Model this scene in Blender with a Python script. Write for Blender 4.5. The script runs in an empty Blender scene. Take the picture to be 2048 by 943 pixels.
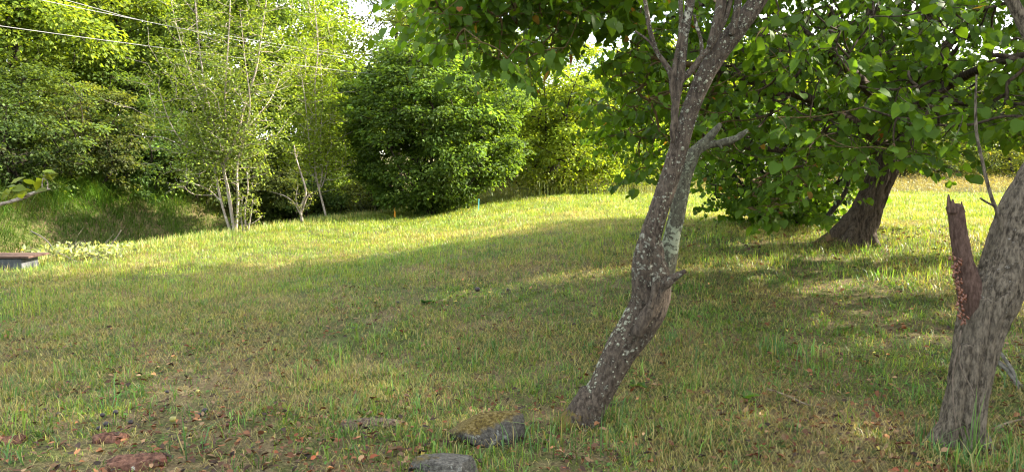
import bpy, math, random
import numpy as np
from mathutils import Vector

random.seed(7)
R = np.random.default_rng(11)
SC = bpy.context.scene
COL = SC.collection

# ------------------------------------------------------------------ camera
CAM_H = 1.6
F_PX = 1462.0                      # focal length in photograph pixels (2048 wide)
PITCH = math.atan(141.5 / F_PX)
cd = bpy.data.cameras.new('camera')
cd.sensor_width = 36.0
cd.lens = F_PX / 2048 * 36.0
cd.clip_start = 0.05
cd.clip_end = 2000
cam = bpy.data.objects.new('camera', cd)
COL.objects.link(cam)
cam.location = (0, 0, CAM_H)
cam.rotation_euler = (math.radians(90) - PITCH, 0, 0)
SC.camera = cam

# ------------------------------------------------------------------ light
SUN_EL = math.radians(29)
SUN_AZ = math.radians(10)          # angle of the sun beyond the +x axis, towards +y
sun_dir = np.array([math.cos(SUN_EL) * math.cos(SUN_AZ), math.cos(SUN_EL) * math.sin(SUN_AZ), math.sin(SUN_EL)])
sl = bpy.data.lights.new('sun', 'SUN')
sl.energy = 4.8
sl.angle = math.radians(0.53)
sl.color = (1.0, 0.91, 0.76)
so = bpy.data.objects.new('sun', sl)
COL.objects.link(so)
so.rotation_euler = Vector(sun_dir).to_track_quat('Z', 'Y').to_euler()
so.location = (20, 5, 20)

W = bpy.data.worlds.new('World')
SC.world = W
W.use_nodes = True
nt = W.node_tree
nt.nodes.clear()
wo = nt.nodes.new('ShaderNodeOutputWorld')
bg = nt.nodes.new('ShaderNodeBackground')
sky = nt.nodes.new('ShaderNodeTexSky')
sky.sky_type = 'NISHITA'
sky.sun_disc = False
sky.sun_elevation = SUN_EL
sky.sun_rotation = math.radians(90) - SUN_AZ
sky.dust_density = 1.5
tcw = nt.nodes.new('ShaderNodeTexCoord')
nz = nt.nodes.new('ShaderNodeTexNoise')
nz.inputs['Scale'].default_value = 3.2
nz.inputs['Detail'].default_value = 6
nz.inputs['Roughness'].default_value = 0.55
cr = nt.nodes.new('ShaderNodeValToRGB')
cr.color_ramp.elements[0].position = 0.40
cr.color_ramp.elements[1].position = 0.60
mx = nt.nodes.new('ShaderNodeMix')
mx.data_type = 'RGBA'
mx.inputs[7].default_value = (5.3, 5.3, 5.1, 1)      # white cloud
nt.links.new(tcw.outputs['Generated'], nz.inputs['Vector'])
nt.links.new(nz.outputs['Fac'], cr.inputs['Fac'])
nt.links.new(cr.outputs['Color'], mx.inputs[0])
nt.links.new(sky.outputs['Color'], mx.inputs[6])
nt.links.new(mx.outputs[2], bg.inputs['Color'])
bg.inputs['Strength'].default_value = 0.15
nt.links.new(bg.outputs[0], wo.inputs['Surface'])

SC.view_settings.view_transform = 'Standard'
SC.view_settings.look = 'None'
SC.view_settings.exposure = 2.6
SC.view_settings.gamma = 1.0
SC.view_settings.use_curve_mapping = False
SC.render.engine = 'CYCLES'
SC.cycles.pixel_filter_type = 'BLACKMAN_HARRIS'
SC.cycles.filter_width = 1.15
cy = SC.cycles
cy.max_bounces = 6
cy.diffuse_bounces = 4
cy.glossy_bounces = 2
cy.transmission_bounces = 4
cy.transparent_max_bounces = 4
cy.sample_clamp_indirect = 6
cy.use_denoising = True
cy.denoising_prefilter = 'ACCURATE'
cy.caustics_reflective = False
cy.caustics_refractive = False

# ------------------------------------------------------------------ maths helpers
def lerp(a, b, t): return a + (b - a) * t
def sstep(t):
    t = np.clip(t, 0, 1)
    return t * t * (3 - 2 * t)
def unit(v):
    return v / np.maximum(np.linalg.norm(v, axis=-1, keepdims=True), 1e-9)
_tab = np.random.default_rng(5).random(65536)
def _h(ix, iy, iz):
    return _tab[((ix * 73856093) ^ (iy * 19349663) ^ (iz * 83492791)) & 65535]
def noise(x, y, z=0.0):
    x, y, z = np.broadcast_arrays(np.asarray(x, float), np.asarray(y, float), np.asarray(z, float))
    fx, fy, fz = np.floor(x), np.floor(y), np.floor(z)
    ix, iy, iz = fx.astype(np.int64), fy.astype(np.int64), fz.astype(np.int64)
    u, v, w = sstep(x - fx), sstep(y - fy), sstep(z - fz)
    r = 0
    for a in (0, 1):
        for b in (0, 1):
            for c in (0, 1):
                r = r + _h(ix + a, iy + b, iz + c) * (u if a else 1 - u) * (v if b else 1 - v) * (w if c else 1 - w)
    return r
def fbm(x, y, z=0.0, o=3):
    r, a, s = 0, 1.0, 0
    for i in range(o):
        r = r + a * noise(x * 2 ** i + 7.3 * i, y * 2 ** i + 3.1 * i, z * 2 ** i)
        s += a
        a *= 0.5
    return r / s

CREST_Y = [-10, 8, 11, 12, 16, 20, 24, 28, 34, 45, 120]
CREST_X = [-10.5, -8.6, -8.0, -7.6, -6.1, -4.9, -3.2, -1.8, 0.5, 4, 30]
def crest(y): return np.interp(y, CREST_Y, CREST_X)
def H(x, y):
    x = np.asarray(x, float); y = np.asarray(y, float)
    rise = 0.58 * sstep((x + 4.5) / 6.5) * sstep((y - 4.5) / 6.5)
    left = 0.12 * sstep((y - 8) / 10)
    z = np.maximum(rise, left) + 0.012 * np.maximum(y - 24, 0)
    d = crest(y) - x
    drop = -1.35 * sstep(d / 3.2)
    bank = 2.15 * sstep((d - 4.3) / 3.6) + 0.06 * np.maximum(d - 8, 0)
    z = z + drop + bank
    z = z + 0.05 * (fbm(x * 0.9, y * 0.9, 1.5, 2) - 0.5) + 0.03 * (noise(x * 3.1, y * 3.1, 9.0) - 0.5)
    return z

CP, SP = math.cos(PITCH), math.sin(PITCH)
def ray(px, py):
    u = (np.asarray(px, float) - 1024) / F_PX
    v = -(np.asarray(py, float) - 471.5) / F_PX
    return np.stack(np.broadcast_arrays(u, CP + v * SP, -SP + v * CP), -1)
def at(px, py, Y):
    d = ray(px, py)
    t = np.asarray(Y, float) / d[..., 1]
    return d * t[..., None] + np.array([0, 0, CAM_H])
def hit(px, py, tmax=60):
    d = ray(px, py)
    ts = np.linspace(1.5, tmax, 1200)
    P = d[None] * ts[:, None]
    z = P[:, 2] + CAM_H
    under = z < H(P[:, 0], P[:, 1])
    k = np.argmax(under) if under.any() else len(ts) - 1
    p = P[k]
    return np.array([p[0], p[1], float(H(p[0], p[1]))])
def on(px, Y, dz=0.0):
    x = (px - 1024) / F_PX * Y / CP * 1.0
    return np.array([x, Y, float(H(x, Y)) + dz])

# ------------------------------------------------------------------ object helpers
def tag(o, label=None, cat=None, group=None, kind=None):
    if label: o['label'] = label
    if cat: o['category'] = cat
    if group: o['group'] = group
    if kind: o['kind'] = kind
    return o
def empty(name, loc, label, cat, group=None):
    o = bpy.data.objects.new(name, None)
    o.empty_display_size = 0.3
    COL.objects.link(o)
    o.location = [float(c) for c in loc]
    return tag(o, label, cat, group)
def build(name, parts, mat, parent=None, smooth=True):
    """parts: list of (V, F, C) numpy arrays; F has 3 or 4 columns, C is per-vertex rgb or None."""
    parts = [p for p in parts if len(p[0])]
    Vs, loops, starts, cols = [], [], [], []
    off, ls = 0, 0
    for V, F, Cc in parts:
        V = np.asarray(V, np.float32).reshape(-1, 3); F = np.asarray(F, np.int64)
        Vs.append(V)
        k = F.shape[1]
        loops.append((F + off).ravel())
        starts.append(ls + np.arange(len(F)) * k)
        ls += F.size
        off += len(V)
        if Cc is None: Cc = np.ones((len(V), 3)) * 0.5
        cols.append(np.asarray(Cc, np.float32))
    V = np.concatenate(Vs); L = np.concatenate(loops).astype(np.int32); S = np.concatenate(starts).astype(np.int32)
    org = np.zeros(3)
    if parent is not None: org = np.array(parent.location)
    me = bpy.data.meshes.new(name)
    me.vertices.add(len(V)); me.vertices.foreach_set('co', (V - org).astype(np.float32).ravel())
    me.loops.add(len(L)); me.loops.foreach_set('vertex_index', L)
    me.polygons.add(len(S)); me.polygons.foreach_set('loop_start', S)
    me.update(calc_edges=True)
    if smooth: me.polygons.foreach_set('use_smooth', np.ones(len(S), bool))
    ca = me.color_attributes.new('col', 'FLOAT_COLOR', 'POINT')
    cc = np.concatenate(cols); cc = np.concatenate([cc, np.ones((len(cc), 1), np.float32)], 1)
    ca.data.foreach_set('color', cc.astype(np.float32).ravel())
    me.validate()
    if mat: me.materials.append(mat)
    o = bpy.data.objects.new(name, me)
    COL.objects.link(o)
    if parent is not None: o.parent = parent
    return o

# ------------------------------------------------------------------ materials
def mat_base(name):
    m = bpy.data.materials.new(name); m.use_nodes = True
    n = m.node_tree; n.nodes.clear()
    out = n.nodes.new('ShaderNodeOutputMaterial')
    return m, n, out
def leaf_mat(name, trans=0.5, rough=0.55, spec=0.18, tcol=(1.9, 1.75, 0.55)):
    m, n, out = mat_base(name)
    at_ = n.nodes.new('ShaderNodeAttribute'); at_.attribute_name = 'col'
    p = n.nodes.new('ShaderNodeBsdfPrincipled')
    p.inputs['Roughness'].default_value = rough
    p.inputs['Specular IOR Level'].default_value = spec
    n.links.new(at_.outputs['Color'], p.inputs['Base Color'])
    t = n.nodes.new('ShaderNodeBsdfTranslucent')
    mu = n.nodes.new('ShaderNodeMix'); mu.data_type = 'RGBA'; mu.blend_type = 'MULTIPLY'
    mu.inputs[0].default_value = 1.0; mu.inputs[7].default_value = (*tcol, 1)
    n.links.new(at_.outputs['Color'], mu.inputs[6]); n.links.new(mu.outputs[2], t.inputs['Color'])
    ms = n.nodes.new('ShaderNodeMixShader'); ms.inputs[0].default_value = trans
    n.links.new(p.outputs[0], ms.inputs[1]); n.links.new(t.outputs[0], ms.inputs[2])
    n.links.new(ms.outputs[0], out.inputs['Surface'])
    return m
LEAF = leaf_mat('leaf')
GRASS = leaf_mat('grass', 0.4, 0.45, 0.3, (1.6, 1.5, 0.6))
DRY = leaf_mat('dry_leaf', 0.15, 0.7, 0.2, (1.1, 0.9, 0.6))

def noise_node(n, vec, scale, detail=5, rough=0.6, w=0):
    t = n.nodes.new('ShaderNodeTexNoise')
    t.inputs['Scale'].default_value = scale; t.inputs['Detail'].default_value = detail
    t.inputs['Roughness'].default_value = rough
    n.links.new(vec, t.inputs['Vector'])
    return t.outputs['Fac']
def ramp(n, fac, stops):
    r = n.nodes.new('ShaderNodeValToRGB')
    e = r.color_ramp.elements
    e[0].position, e[0].color = stops[0][0], (*stops[0][1], 1)
    e[1].position, e[1].color = stops[-1][0], (*stops[-1][1], 1)
    for pos, c in stops[1:-1]:
        k = e.new(pos); k.color = (*c, 1)
    n.links.new(fac, r.inputs['Fac'])
    return r.outputs['Color']
def mixc(n, f, a, b, mode='MIX'):
    m = n.nodes.new('ShaderNodeMix'); m.data_type = 'RGBA'; m.blend_type = mode
    for s, v in ((0, f), (6, a), (7, b)):
        if hasattr(v, 'node'): n.links.new(v, m.inputs[s])
        elif s == 0: m.inputs[s].default_value = v
        else: m.inputs[s].default_value = (*v, 1)
    return m.outputs[2]
def math_(n, op, a, b=0.0):
    m = n.nodes.new('ShaderNodeMath'); m.operation = op
    for s, v in ((0, a), (1, b)):
        if hasattr(v, 'node'): n.links.new(v, m.inputs[s])
        else: m.inputs[s].default_value = v
    return m.outputs[0]
G2 = lambda v: (v, v, v)
def bark_mat(name, dark, light, lichen=(0.42, 0.43, 0.36), amount=0.6, moss=None, scale=1.0, stretch=5.0, bump=0.7, mossz=0.35, spots=14):
    """moss: (r, g, b) grows below height mossz of the tree's own origin."""
    m, n, out = mat_base(name)
    tc = n.nodes.new('ShaderNodeTexCoord')
    mp = n.nodes.new('ShaderNodeMapping'); mp.inputs['Scale'].default_value = (1, 1, 1 / stretch)
    n.links.new(tc.outputs['Object'], mp.inputs['Vector'])
    v = mp.outputs['Vector']; o = tc.outputs['Object']
    ridge = noise_node(n, v, 55 * scale, 6, 0.7)
    big = noise_node(n, o, 7 * scale, 4, 0.6)
    c = ramp(n, ridge, [(0.40, dark), (0.5, tuple(lerp(a, b, 0.45) for a, b in zip(dark, light))), (0.62, light)])
    c = mixc(n, math_(n, 'MULTIPLY', ramp(n, big, [(0.35, G2(0)), (0.65, G2(1))]), 0.45), c, tuple(a * 0.6 for a in light))
    # lichen: larger crusts broken by fine noise, plus small spots
    l1 = noise_node(n, o, spots * scale, 5, 0.75)
    l2 = noise_node(n, o, 2.3 * scale, 2, 0.5)
    s = math_(n, 'ADD', l1, math_(n, 'MULTIPLY', l2, 0.55))
    hi = 0.99 - 0.16 * amount
    lf = ramp(n, s, [(hi - 0.045, G2(0)), (hi + 0.015, G2(1))])
    vo = n.nodes.new('ShaderNodeTexVoronoi'); vo.inputs['Scale'].default_value = 42 * scale
    vo.inputs['Randomness'].default_value = 1
    n.links.new(o, vo.inputs['Vector'])
    sp = math_(n, 'LESS_THAN', math_(n, 'ADD', vo.outputs['Distance'], math_(n, 'MULTIPLY', ridge, 0.5)), 0.22 + 0.19 * amount)
    gate = noise_node(n, o, 5 * scale, 2, 0.5)
    sp = math_(n, 'MULTIPLY', sp, math_(n, 'GREATER_THAN', gate, 0.5 - 0.1 * amount))
    lf = math_(n, 'MAXIMUM', lf, sp)
    c = mixc(n, lf, c, mixc(n, l2, tuple(q * 0.75 for q in lichen), tuple(min(1, q * 1.15) for q in lichen)))
    if moss:
        sx = n.nodes.new('ShaderNodeSeparateXYZ'); n.links.new(o, sx.inputs[0])
        zz = math_(n, 'ADD', sx.outputs[2], math_(n, 'MULTIPLY', big, 0.5))
        zz = math_(n, 'ADD', zz, math_(n, 'MULTIPLY', sx.outputs[0], 0.9)); zz = math_(n, 'ADD', zz, math_(n, 'MULTIPLY', math_(n, 'SUBTRACT', l1, 0.5), 0.5))
        mf = ramp(n, zz, [(mossz - 0.03, G2(1)), (mossz + 0.02, G2(0))])
        mcol = mixc(n, ramp(n, ridge, [(0.4, G2(0)), (0.6, G2(1))]), moss, (0.12, 0.07, 0.035))
        c = mixc(n, mf, c, mcol)
    p = n.nodes.new('ShaderNodeBsdfPrincipled'); p.inputs['Roughness'].default_value = 0.9
    p.inputs['Specular IOR Level'].default_value = 0.15
    n.links.new(c, p.inputs['Base Color'])
    b = n.nodes.new('ShaderNodeBump'); b.inputs['Strength'].default_value = bump; b.inputs['Distance'].default_value = 0.012
    hgt = math_(n, 'ADD', ridge, math_(n, 'MULTIPLY', lf, 0.25))
    n.links.new(hgt, b.inputs['Height']); n.links.new(b.outputs[0], p.inputs['Normal'])
    n.links.new(p.outputs[0], out.inputs['Surface'])
    return m
BARK_A = bark_mat('plum_bark', (0.020, 0.014, 0.010), (0.108, 0.083, 0.060), lichen=(0.27, 0.26, 0.20), amount=0.5, moss=(0.10, 0.095, 0.012), stretch=2.5, spots=30, bump=1.6, mossz=0.20)
BARK_A2 = bark_mat('lichened_bark', (0.025, 0.021, 0.014), (0.11, 0.105, 0.07), lichen=(0.19, 0.205, 0.135), amount=0.75, stretch=2.0, spots=34, bump=1.0)
BARK_B = bark_mat('grey_bark', (0.020, 0.015, 0.010), (0.150, 0.122, 0.088), lichen=(0.22, 0.20, 0.17), amount=0.1, stretch=3.0, spots=28, bump=1.0)
BARK_C = bark_mat('rough_dark_bark', (0.016, 0.011, 0.007), (0.088, 0.064, 0.043), amount=0.0, lichen=(0.15,0.14,0.11), moss=(0.045, 0.05, 0.012), stretch=6, scale=0.6, mossz=-0.25, bump=1.5)
BARK_D = bark_mat('dark_branch_bark', (0.012, 0.009, 0.006), (0.05, 0.04, 0.03), lichen=(0.12,0.12,0.09), amount=0.1)
BARK_P = bark_mat('pale_bark', (0.10, 0.08, 0.06), (0.40, 0.34, 0.28), lichen=(0.46, 0.42, 0.35), amount=0.5, stretch=0.4)
STONE = bark_mat('weathered_stone', (0.025, 0.022, 0.018), (0.115, 0.105, 0.086), lichen=(0.20, 0.20, 0.17), amount=0.35, stretch=1, bump=0.6)

def ground_mat():
    m, n, out = mat_base('lawn_soil')
    tc = n.nodes.new('ShaderNodeTexCoord'); o = tc.outputs['Object']
    a = noise_node(n, o, 0.7, 4, 0.6)
    b = noise_node(n, o, 6, 5, 0.65)
    c = noise_node(n, o, 60, 4, 0.7)
    f = noise_node(n, o, 22, 3, 0.6)
    green = ramp(n, c, [(0.3, (0.02, 0.028, 0.007)), (0.55, (0.06, 0.075, 0.018)), (0.75, (0.12, 0.125, 0.04))])
    straw = ramp(n, c, [(0.3, (0.045, 0.03, 0.016)), (0.5, (0.12, 0.088, 0.045)), (0.75, (0.27, 0.21, 0.11))])
    sel = math_(n, 'ADD', math_(n, 'MULTIPLY', a, 0.5), math_(n, 'MULTIPLY', b, 0.5))
    col = mixc(n, ramp(n, sel, [(0.44, G2(0)), (0.58, G2(1))]), green, straw)
    soil = mixc(n, ramp(n, f, [(0.56, G2(0)), (0.66, G2(0.8))]), col, (0.028, 0.016, 0.010))
    p = n.nodes.new('ShaderNodeBsdfPrincipled'); p.inputs['Roughness'].default_value = 0.95
    p.inputs['Specular IOR Level'].default_value = 0.1
    n.links.new(soil, p.inputs['Base Color'])
    bp = n.nodes.new('ShaderNodeBump'); bp.inputs['Strength'].default_value = 0.8; bp.inputs['Distance'].default_value = 0.02
    n.links.new(c, bp.inputs['Height']); n.links.new(bp.outputs[0], p.inputs['Normal'])
    n.links.new(p.outputs[0], out.inputs['Surface'])
    return m
def plain_mat(name, c1, c2, scale=20, rough=0.8, bump=0.3, spec=0.2):
    m, n, out = mat_base(name)
    tc = n.nodes.new('ShaderNodeTexCoord')
    f = noise_node(n, tc.outputs['Object'], scale, 5, 0.65)
    p = n.nodes.new('ShaderNodeBsdfPrincipled'); p.inputs['Roughness'].default_value = rough
    p.inputs['Specular IOR Level'].default_value = spec
    n.links.new(ramp(n, f, [(0.35, c1), (0.65, c2)]), p.inputs['Base Color'])
    b = n.nodes.new('ShaderNodeBump'); b.inputs['Strength'].default_value = bump; b.inputs['Distance'].default_value = 0.01
    n.links.new(f, b.inputs['Height']); n.links.new(b.outputs[0], p.inputs['Normal'])
    n.links.new(p.outputs[0], out.inputs['Surface'])
    return m
SOIL = ground_mat()

# ------------------------------------------------------------------ geometry helpers
def tubes(P0, P1, r0, r1, sides=5, segs=1, bend=0.0, col=None):
    """vectorised tapered tubes between point pairs"""
    P0 = np.asarray(P0, float).reshape(-1, 3); P1 = np.asarray(P1, float).reshape(-1, 3)
    N = len(P0)
    r0 = np.broadcast_to(r0, N); r1 = np.broadcast_to(r1, N)
    D = P1 - P0; L = np.linalg.norm(D, axis=1)
    off = R.normal(size=(N, 3)); off -= (off * unit(D)).sum(1, keepdims=True) * unit(D)
    off = unit(off) * (L * bend)[:, None]
    t = np.linspace(0, 1, segs + 1)
    C = P0[:, None] + D[:, None] * t[None, :, None] + off[:, None] * (4 * t * (1 - t))[None, :, None]
    T = unit(np.gradient(C, axis=1)) if segs > 0 else None
    ref = np.where(np.abs(T[..., 2:3]) > 0.9, np.array([1.0, 0, 0]), np.array([0, 0, 1.0]))
    A = unit(np.cross(T, ref)); B = np.cross(T, A)
    th = np.linspace(0, 2 * np.pi, sides, endpoint=False)
    rr = r0[:, None] + (r1 - r0)[:, None] * t
    V = C[:, :, None] + rr[:, :, None, None] * (np.cos(th)[None, None, :, None] * A[:, :, None] + np.sin(th)[None, None, :, None] * B[:, :, None])
    idx = np.arange(N * (segs + 1) * sides).reshape(N, segs + 1, sides)
    a = idx[:, :-1]; b = idx[:, 1:]
    F = np.stack([a, np.roll(a, -1, 2), np.roll(b, -1, 2), b], -1).reshape(-1, 4)
    V = V.reshape(-1, 3)
    return V, F, (None if col is None else np.repeat(np.asarray(col).reshape(-1, 3) if np.ndim(col) > 1 else np.tile(col, (N, 1)), (segs + 1) * sides, 0))

def smooth_path(P, n):
    """Catmull-Rom through rows of P (any number of columns)"""
    P = np.asarray(P, float)
    Q = np.concatenate([2 * P[:1] - P[1:2], P, 2 * P[-1:] - P[-2:-1]])
    out = []
    for i in range(1, len(Q) - 2):
        t = np.linspace(0, 1, n, endpoint=False)[:, None]
        p0, p1, p2, p3 = Q[i - 1:i + 3]
        out.append(0.5 * ((2 * p1) + (-p0 + p2) * t + (2 * p0 - 5 * p1 + 4 * p2 - p3) * t ** 2 + (-p0 + 3 * p1 - 3 * p2 + p3) * t ** 3))
    out.append(P[-1:])
    return np.concatenate(out)

def limb(P, rad, sides=24, n=6, rough=0.12, fr=9.0, cap=True, ridges=0.0, seed=0.0, lump=0.0, groove=0.0, gf=40.0):
    """one organic limb along points P with radii rad, bark relief in the mesh"""
    S = smooth_path(np.c_[np.asarray(P, float), np.asarray(rad, float)], n)
    C, r = S[:, :3], np.maximum(S[:, 3], 0.001)
    T = unit(np.gradient(C, axis=0))
    A = np.zeros_like(C)
    ref = np.array([1.0, 0.3, 0.0])
    for i in range(len(C)):
        a = ref - T[i] * np.dot(ref, T[i]); a /= np.linalg.norm(a); A[i] = a; ref = a
    B = np.cross(T, A)
    th = np.linspace(0, 2 * np.pi, sides, endpoint=False)
    dirs = np.cos(th)[None, :, None] * A[:, None] + np.sin(th)[None, :, None] * B[:, None]
    base = C[:, None] + dirs * r[:, None, None]
    nz1 = fbm(base[..., 0] * fr, base[..., 1] * fr, base[..., 2] * fr * 0.5 + seed, 3) - 0.5
    nz2 = noise(base[..., 0] * fr * 4, base[..., 1] * fr * 4, base[..., 2] * fr * 1.1 + seed) - 0.5
    lm = noise(base[..., 0] * 3 + 5, base[..., 1] * 3, base[..., 2] * 3 + seed) - 0.5
    k = 1 + rough * 2 * nz1 + rough * 0.7 * nz2 + lump * 2 * lm
    if groove:
        arc = np.concatenate([[0], np.cumsum(np.linalg.norm(np.diff(C, axis=0), axis=1))])[:, None]
        lx, ly = np.cos(th)[None] * r[:, None], np.sin(th)[None] * r[:, None]
        wx_ = .5 * noise(lx * gf * .5, ly * gf * .5, arc * gf * .25 + seed)
        g1 = np.abs(noise(lx * gf + wx_ * 2, ly * gf, arc * gf / 4.5 + seed) - .5) * 2
        g2 = np.abs(noise(lx * gf * 2.1, ly * gf * 2.1 + 9, arc * gf / 2.4 + seed) - .5) * 2
        k = k - groove * (1 - np.minimum(1, g1 * 3.2)) - groove * .4 * (1 - np.minimum(1, g2 * 3))
    if ridges: k = k + ridges * np.sin(th * 7 + seed + 3 * nz1)[:] * 0.5
    V = C[:, None] + dirs * (r[:, None] * k)[..., None]
    idx = np.arange(V.shape[0] * sides).reshape(-1, sides)
    a, b = idx[:-1], idx[1:]
    F = np.stack([a, np.roll(a, -1, 1), np.roll(b, -1, 1), b], -1).reshape(-1, 4)
    V = V.reshape(-1, 3)
    if cap:   # close both ends with a ring drawn to the centre
        for e, ring in ((0, idx[0][::-1]), (-1, idx[-1])):
            c0 = len(V)
            jag = C[e][None] + (V[ring] - C[e]) * 0.45 + T[e] * (0.25 * r[e]) * (1 if e else -1) * (0.6 + 0.8 * R.random((sides, 1)))
            V = np.concatenate([V, jag, C[e][None]])
            nr = np.arange(c0, c0 + sides)
            F = np.concatenate([F, np.stack([ring, np.roll(ring, -1), np.roll(nr, -1), nr], -1),
                                np.stack([nr, np.roll(nr, -1), np.full(sides, c0 + sides), np.full(sides, c0 + sides)], -1)[:, :4]])
    # the last faces are triangles written as quads: split them off
    q = F[F[:, 2] != F[:, 3]]; t3 = F[F[:, 2] == F[:, 3]][:, :3]
    return V, q, t3, C, r
def limb_parts(*a, **k):
    V, q, t, C, r = limb(*a, **k)
    parts = [(V, q, None)]
    if len(t):
        u, inv = np.unique(t, return_inverse=True)
        parts.append((V[u], inv.reshape(t.shape), None))
    return parts, C, r

T_FAR = (np.array([[0, 0, 0], [-.36, .45, .10], [0, 1, -.08], [.36, .45, .10]]), np.array([[0, 1, 2], [0, 2, 3]]))
T_OVAL = (np.array([[0, 0, 0], [-.27, .28, .06], [-.26, .66, .05], [0, 1, -.12], [.26, .66, .05], [.27, .28, .06]]),
          np.array([[0, 1, 2, 3], [0, 3, 4, 5]]))
_m = [(0, 0), (0, .30), (0, .66), (0, 1.04)]
_l = [(.30, -.08), (.50, .26), (.43, .64), (.19, .90)]
def _hz(x, y): return 0.14 * abs(x) - 0.17 * y * y
_v = [(x, y, _hz(x, y)) for x, y in _m] + [(-x, y, _hz(x, y)) for x, y in _l] + [(x, y, _hz(x, y)) for x, y in _l]
T_HEART = (np.array(_v), np.array([[0, 4, 5, 1], [1, 5, 6, 2], [2, 6, 7, 3], [0, 1, 9, 8], [1, 2, 10, 9], [2, 3, 11, 10]]))

def leaves(C, D, N, S, tpl, col):
    TV, TF = tpl
    C = np.asarray(C); D = unit(D); N = unit(N - (N * D).sum(1, keepdims=True) * D); X = np.cross(D, N)
    S = np.broadcast_to(S, len(C))
    fold = 0.2 + 2.4 * R.random(len(C)) ** 1.3
    wid = (.78 + .36 * R.random(len(C)))[:, None, None]
    curl = (R.normal(size=len(C)) * .16)[:, None] * TV[None, :, 1] ** 2 + (R.normal(size=len(C)) * .18)[:, None] * TV[None, :, 0] * TV[None, :, 1]
    V = C[:, None] + S[:, None, None] * (TV[None, :, 0:1] * X[:, None] * wid + TV[None, :, 1:2] * D[:, None] + (TV[None, :, 2] * fold[:, None] + curl)[..., None] * N[:, None])
    F = TF[None] + (np.arange(len(C)) * len(TV))[:, None, None]
    return V.reshape(-1, 3), F.reshape(-1, TF.shape[1]), np.repeat(col, len(TV), 0)

def vary(col, n, amt=0.25, warm=0.0, bright=None):
    """per-leaf colours around col; warm moves some towards yellow"""
    c = np.tile(np.asarray(col, float), (n, 1))
    c *= np.exp(R.normal(size=(n, 1)) * amt)
    w = np.clip(R.normal(size=(n, 1)) * 0.5 + warm, 0, 1)
    yel = np.array([1.6, 1.28, 0.7])
    c *= 1 + (yel - 1) * w * 0.6
    return np.clip(c, 0.002, 0.75)

def grow(nodes, trunkP, trunkR, tip=0.006, power=2.2, zpen=0.5):
    """attach nodes to the nearest node nearer the trunk; returns pairs and pipe-model radii"""
    nodes = np.asarray(nodes, float); trunkP = np.asarray(trunkP, float)
    nT = len(trunkP)
    d0 = np.min(np.linalg.norm(nodes[:, None] - trunkP[None], axis=2), axis=1)
    order = np.argsort(d0)
    P = np.concatenate([trunkP, nodes[order]])
    par = np.full(len(P), -1)
    for i in range(nT, len(P)):
        dv = P[:i] - P[i]
        L = np.linalg.norm(dv, axis=1)
        cost = L + zpen * np.maximum(dv[:, 2], 0) * 1.5
        cost[:nT] *= 1.25
        par[i] = int(np.argmin(cost))
    w = np.ones(len(P)); w[:nT] = 0
    for i in range(len(P) - 1, nT - 1, -1):
        if par[i] >= nT: w[par[i]] += w[i]
    r = tip * w ** (1 / power)
    i = np.arange(nT, len(P))
    j = par[i]
    rj = np.where(j >= nT, np.minimum(r[j], r[i] * 1.6), r[i] * 1.25)
    return P[j], P[i], rj, r[i]

def crown_nodes(c, rad, n, shell=0.55, seed=0, bottom=-1.0, uneven=.5):
    """clump centres in an uneven ellipsoid"""
    rg = np.random.default_rng(seed)
    d = unit(rg.normal(size=(n * 3, 3)))
    u = rg.random(n * 3) ** (1 / 3.0)
    u = shell + (1 - shell) * u if shell > 0 else u
    inner = rg.random(n * 3) < 0.25
    u = np.where(inner, rg.random(n * 3) * shell + 0.1, u)
    k = 0.97 - uneven / 2 + uneven * noise(d[:, 0] * 2 + seed, d[:, 1] * 2, d[:, 2] * 2 + seed * .7)
    P = d * (u * k)[:, None]
    P = P[P[:, 2] > bottom][:n]
    return np.asarray(c) + P * np.asarray(rad)

def clump_leaves(nodes, per, rc, size, col, tpl=T_FAR, amt=0.22, warm=0.0, flat=0.5, centre=None, nodevar=0.18, droop=0.3):
    n = len(nodes) * per
    ci = np.repeat(np.arange(len(nodes)), per)
    d = unit(R.normal(size=(n, 3)))
    d[:, 2] = np.abs(d[:, 2]) * np.where(R.random(n) < 0.75, 1, -1)
    rcn = rc * (0.65 + 0.7 * R.random(len(nodes)))
    u = R.random(n) ** 0.5
    P = nodes[ci] + d * (u * rcn[ci])[:, None] * np.array([1, 1, flat])
    outw = unit(nodes - (nodes.mean(0) if centre is None else centre))[ci]
    N = d * 0.7 + np.array([0, 0, 0.7]) + outw * 0.5 + R.normal(size=(n, 3)) * 0.45
    D = unit(d + outw * 0.5 + R.normal(size=(n, 3)) * 0.6) * np.array([1, 1, 0.5]) - np.array([0, 0, droop])
    c = vary(col, n, amt, warm)
    nv = np.exp(R.normal(size=len(nodes)) * nodevar)
    c = c * nv[ci][:, None]
    S = size * (0.7 + 0.6 * R.random(n))
    return leaves(P, D, N, S, tpl, c)

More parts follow.
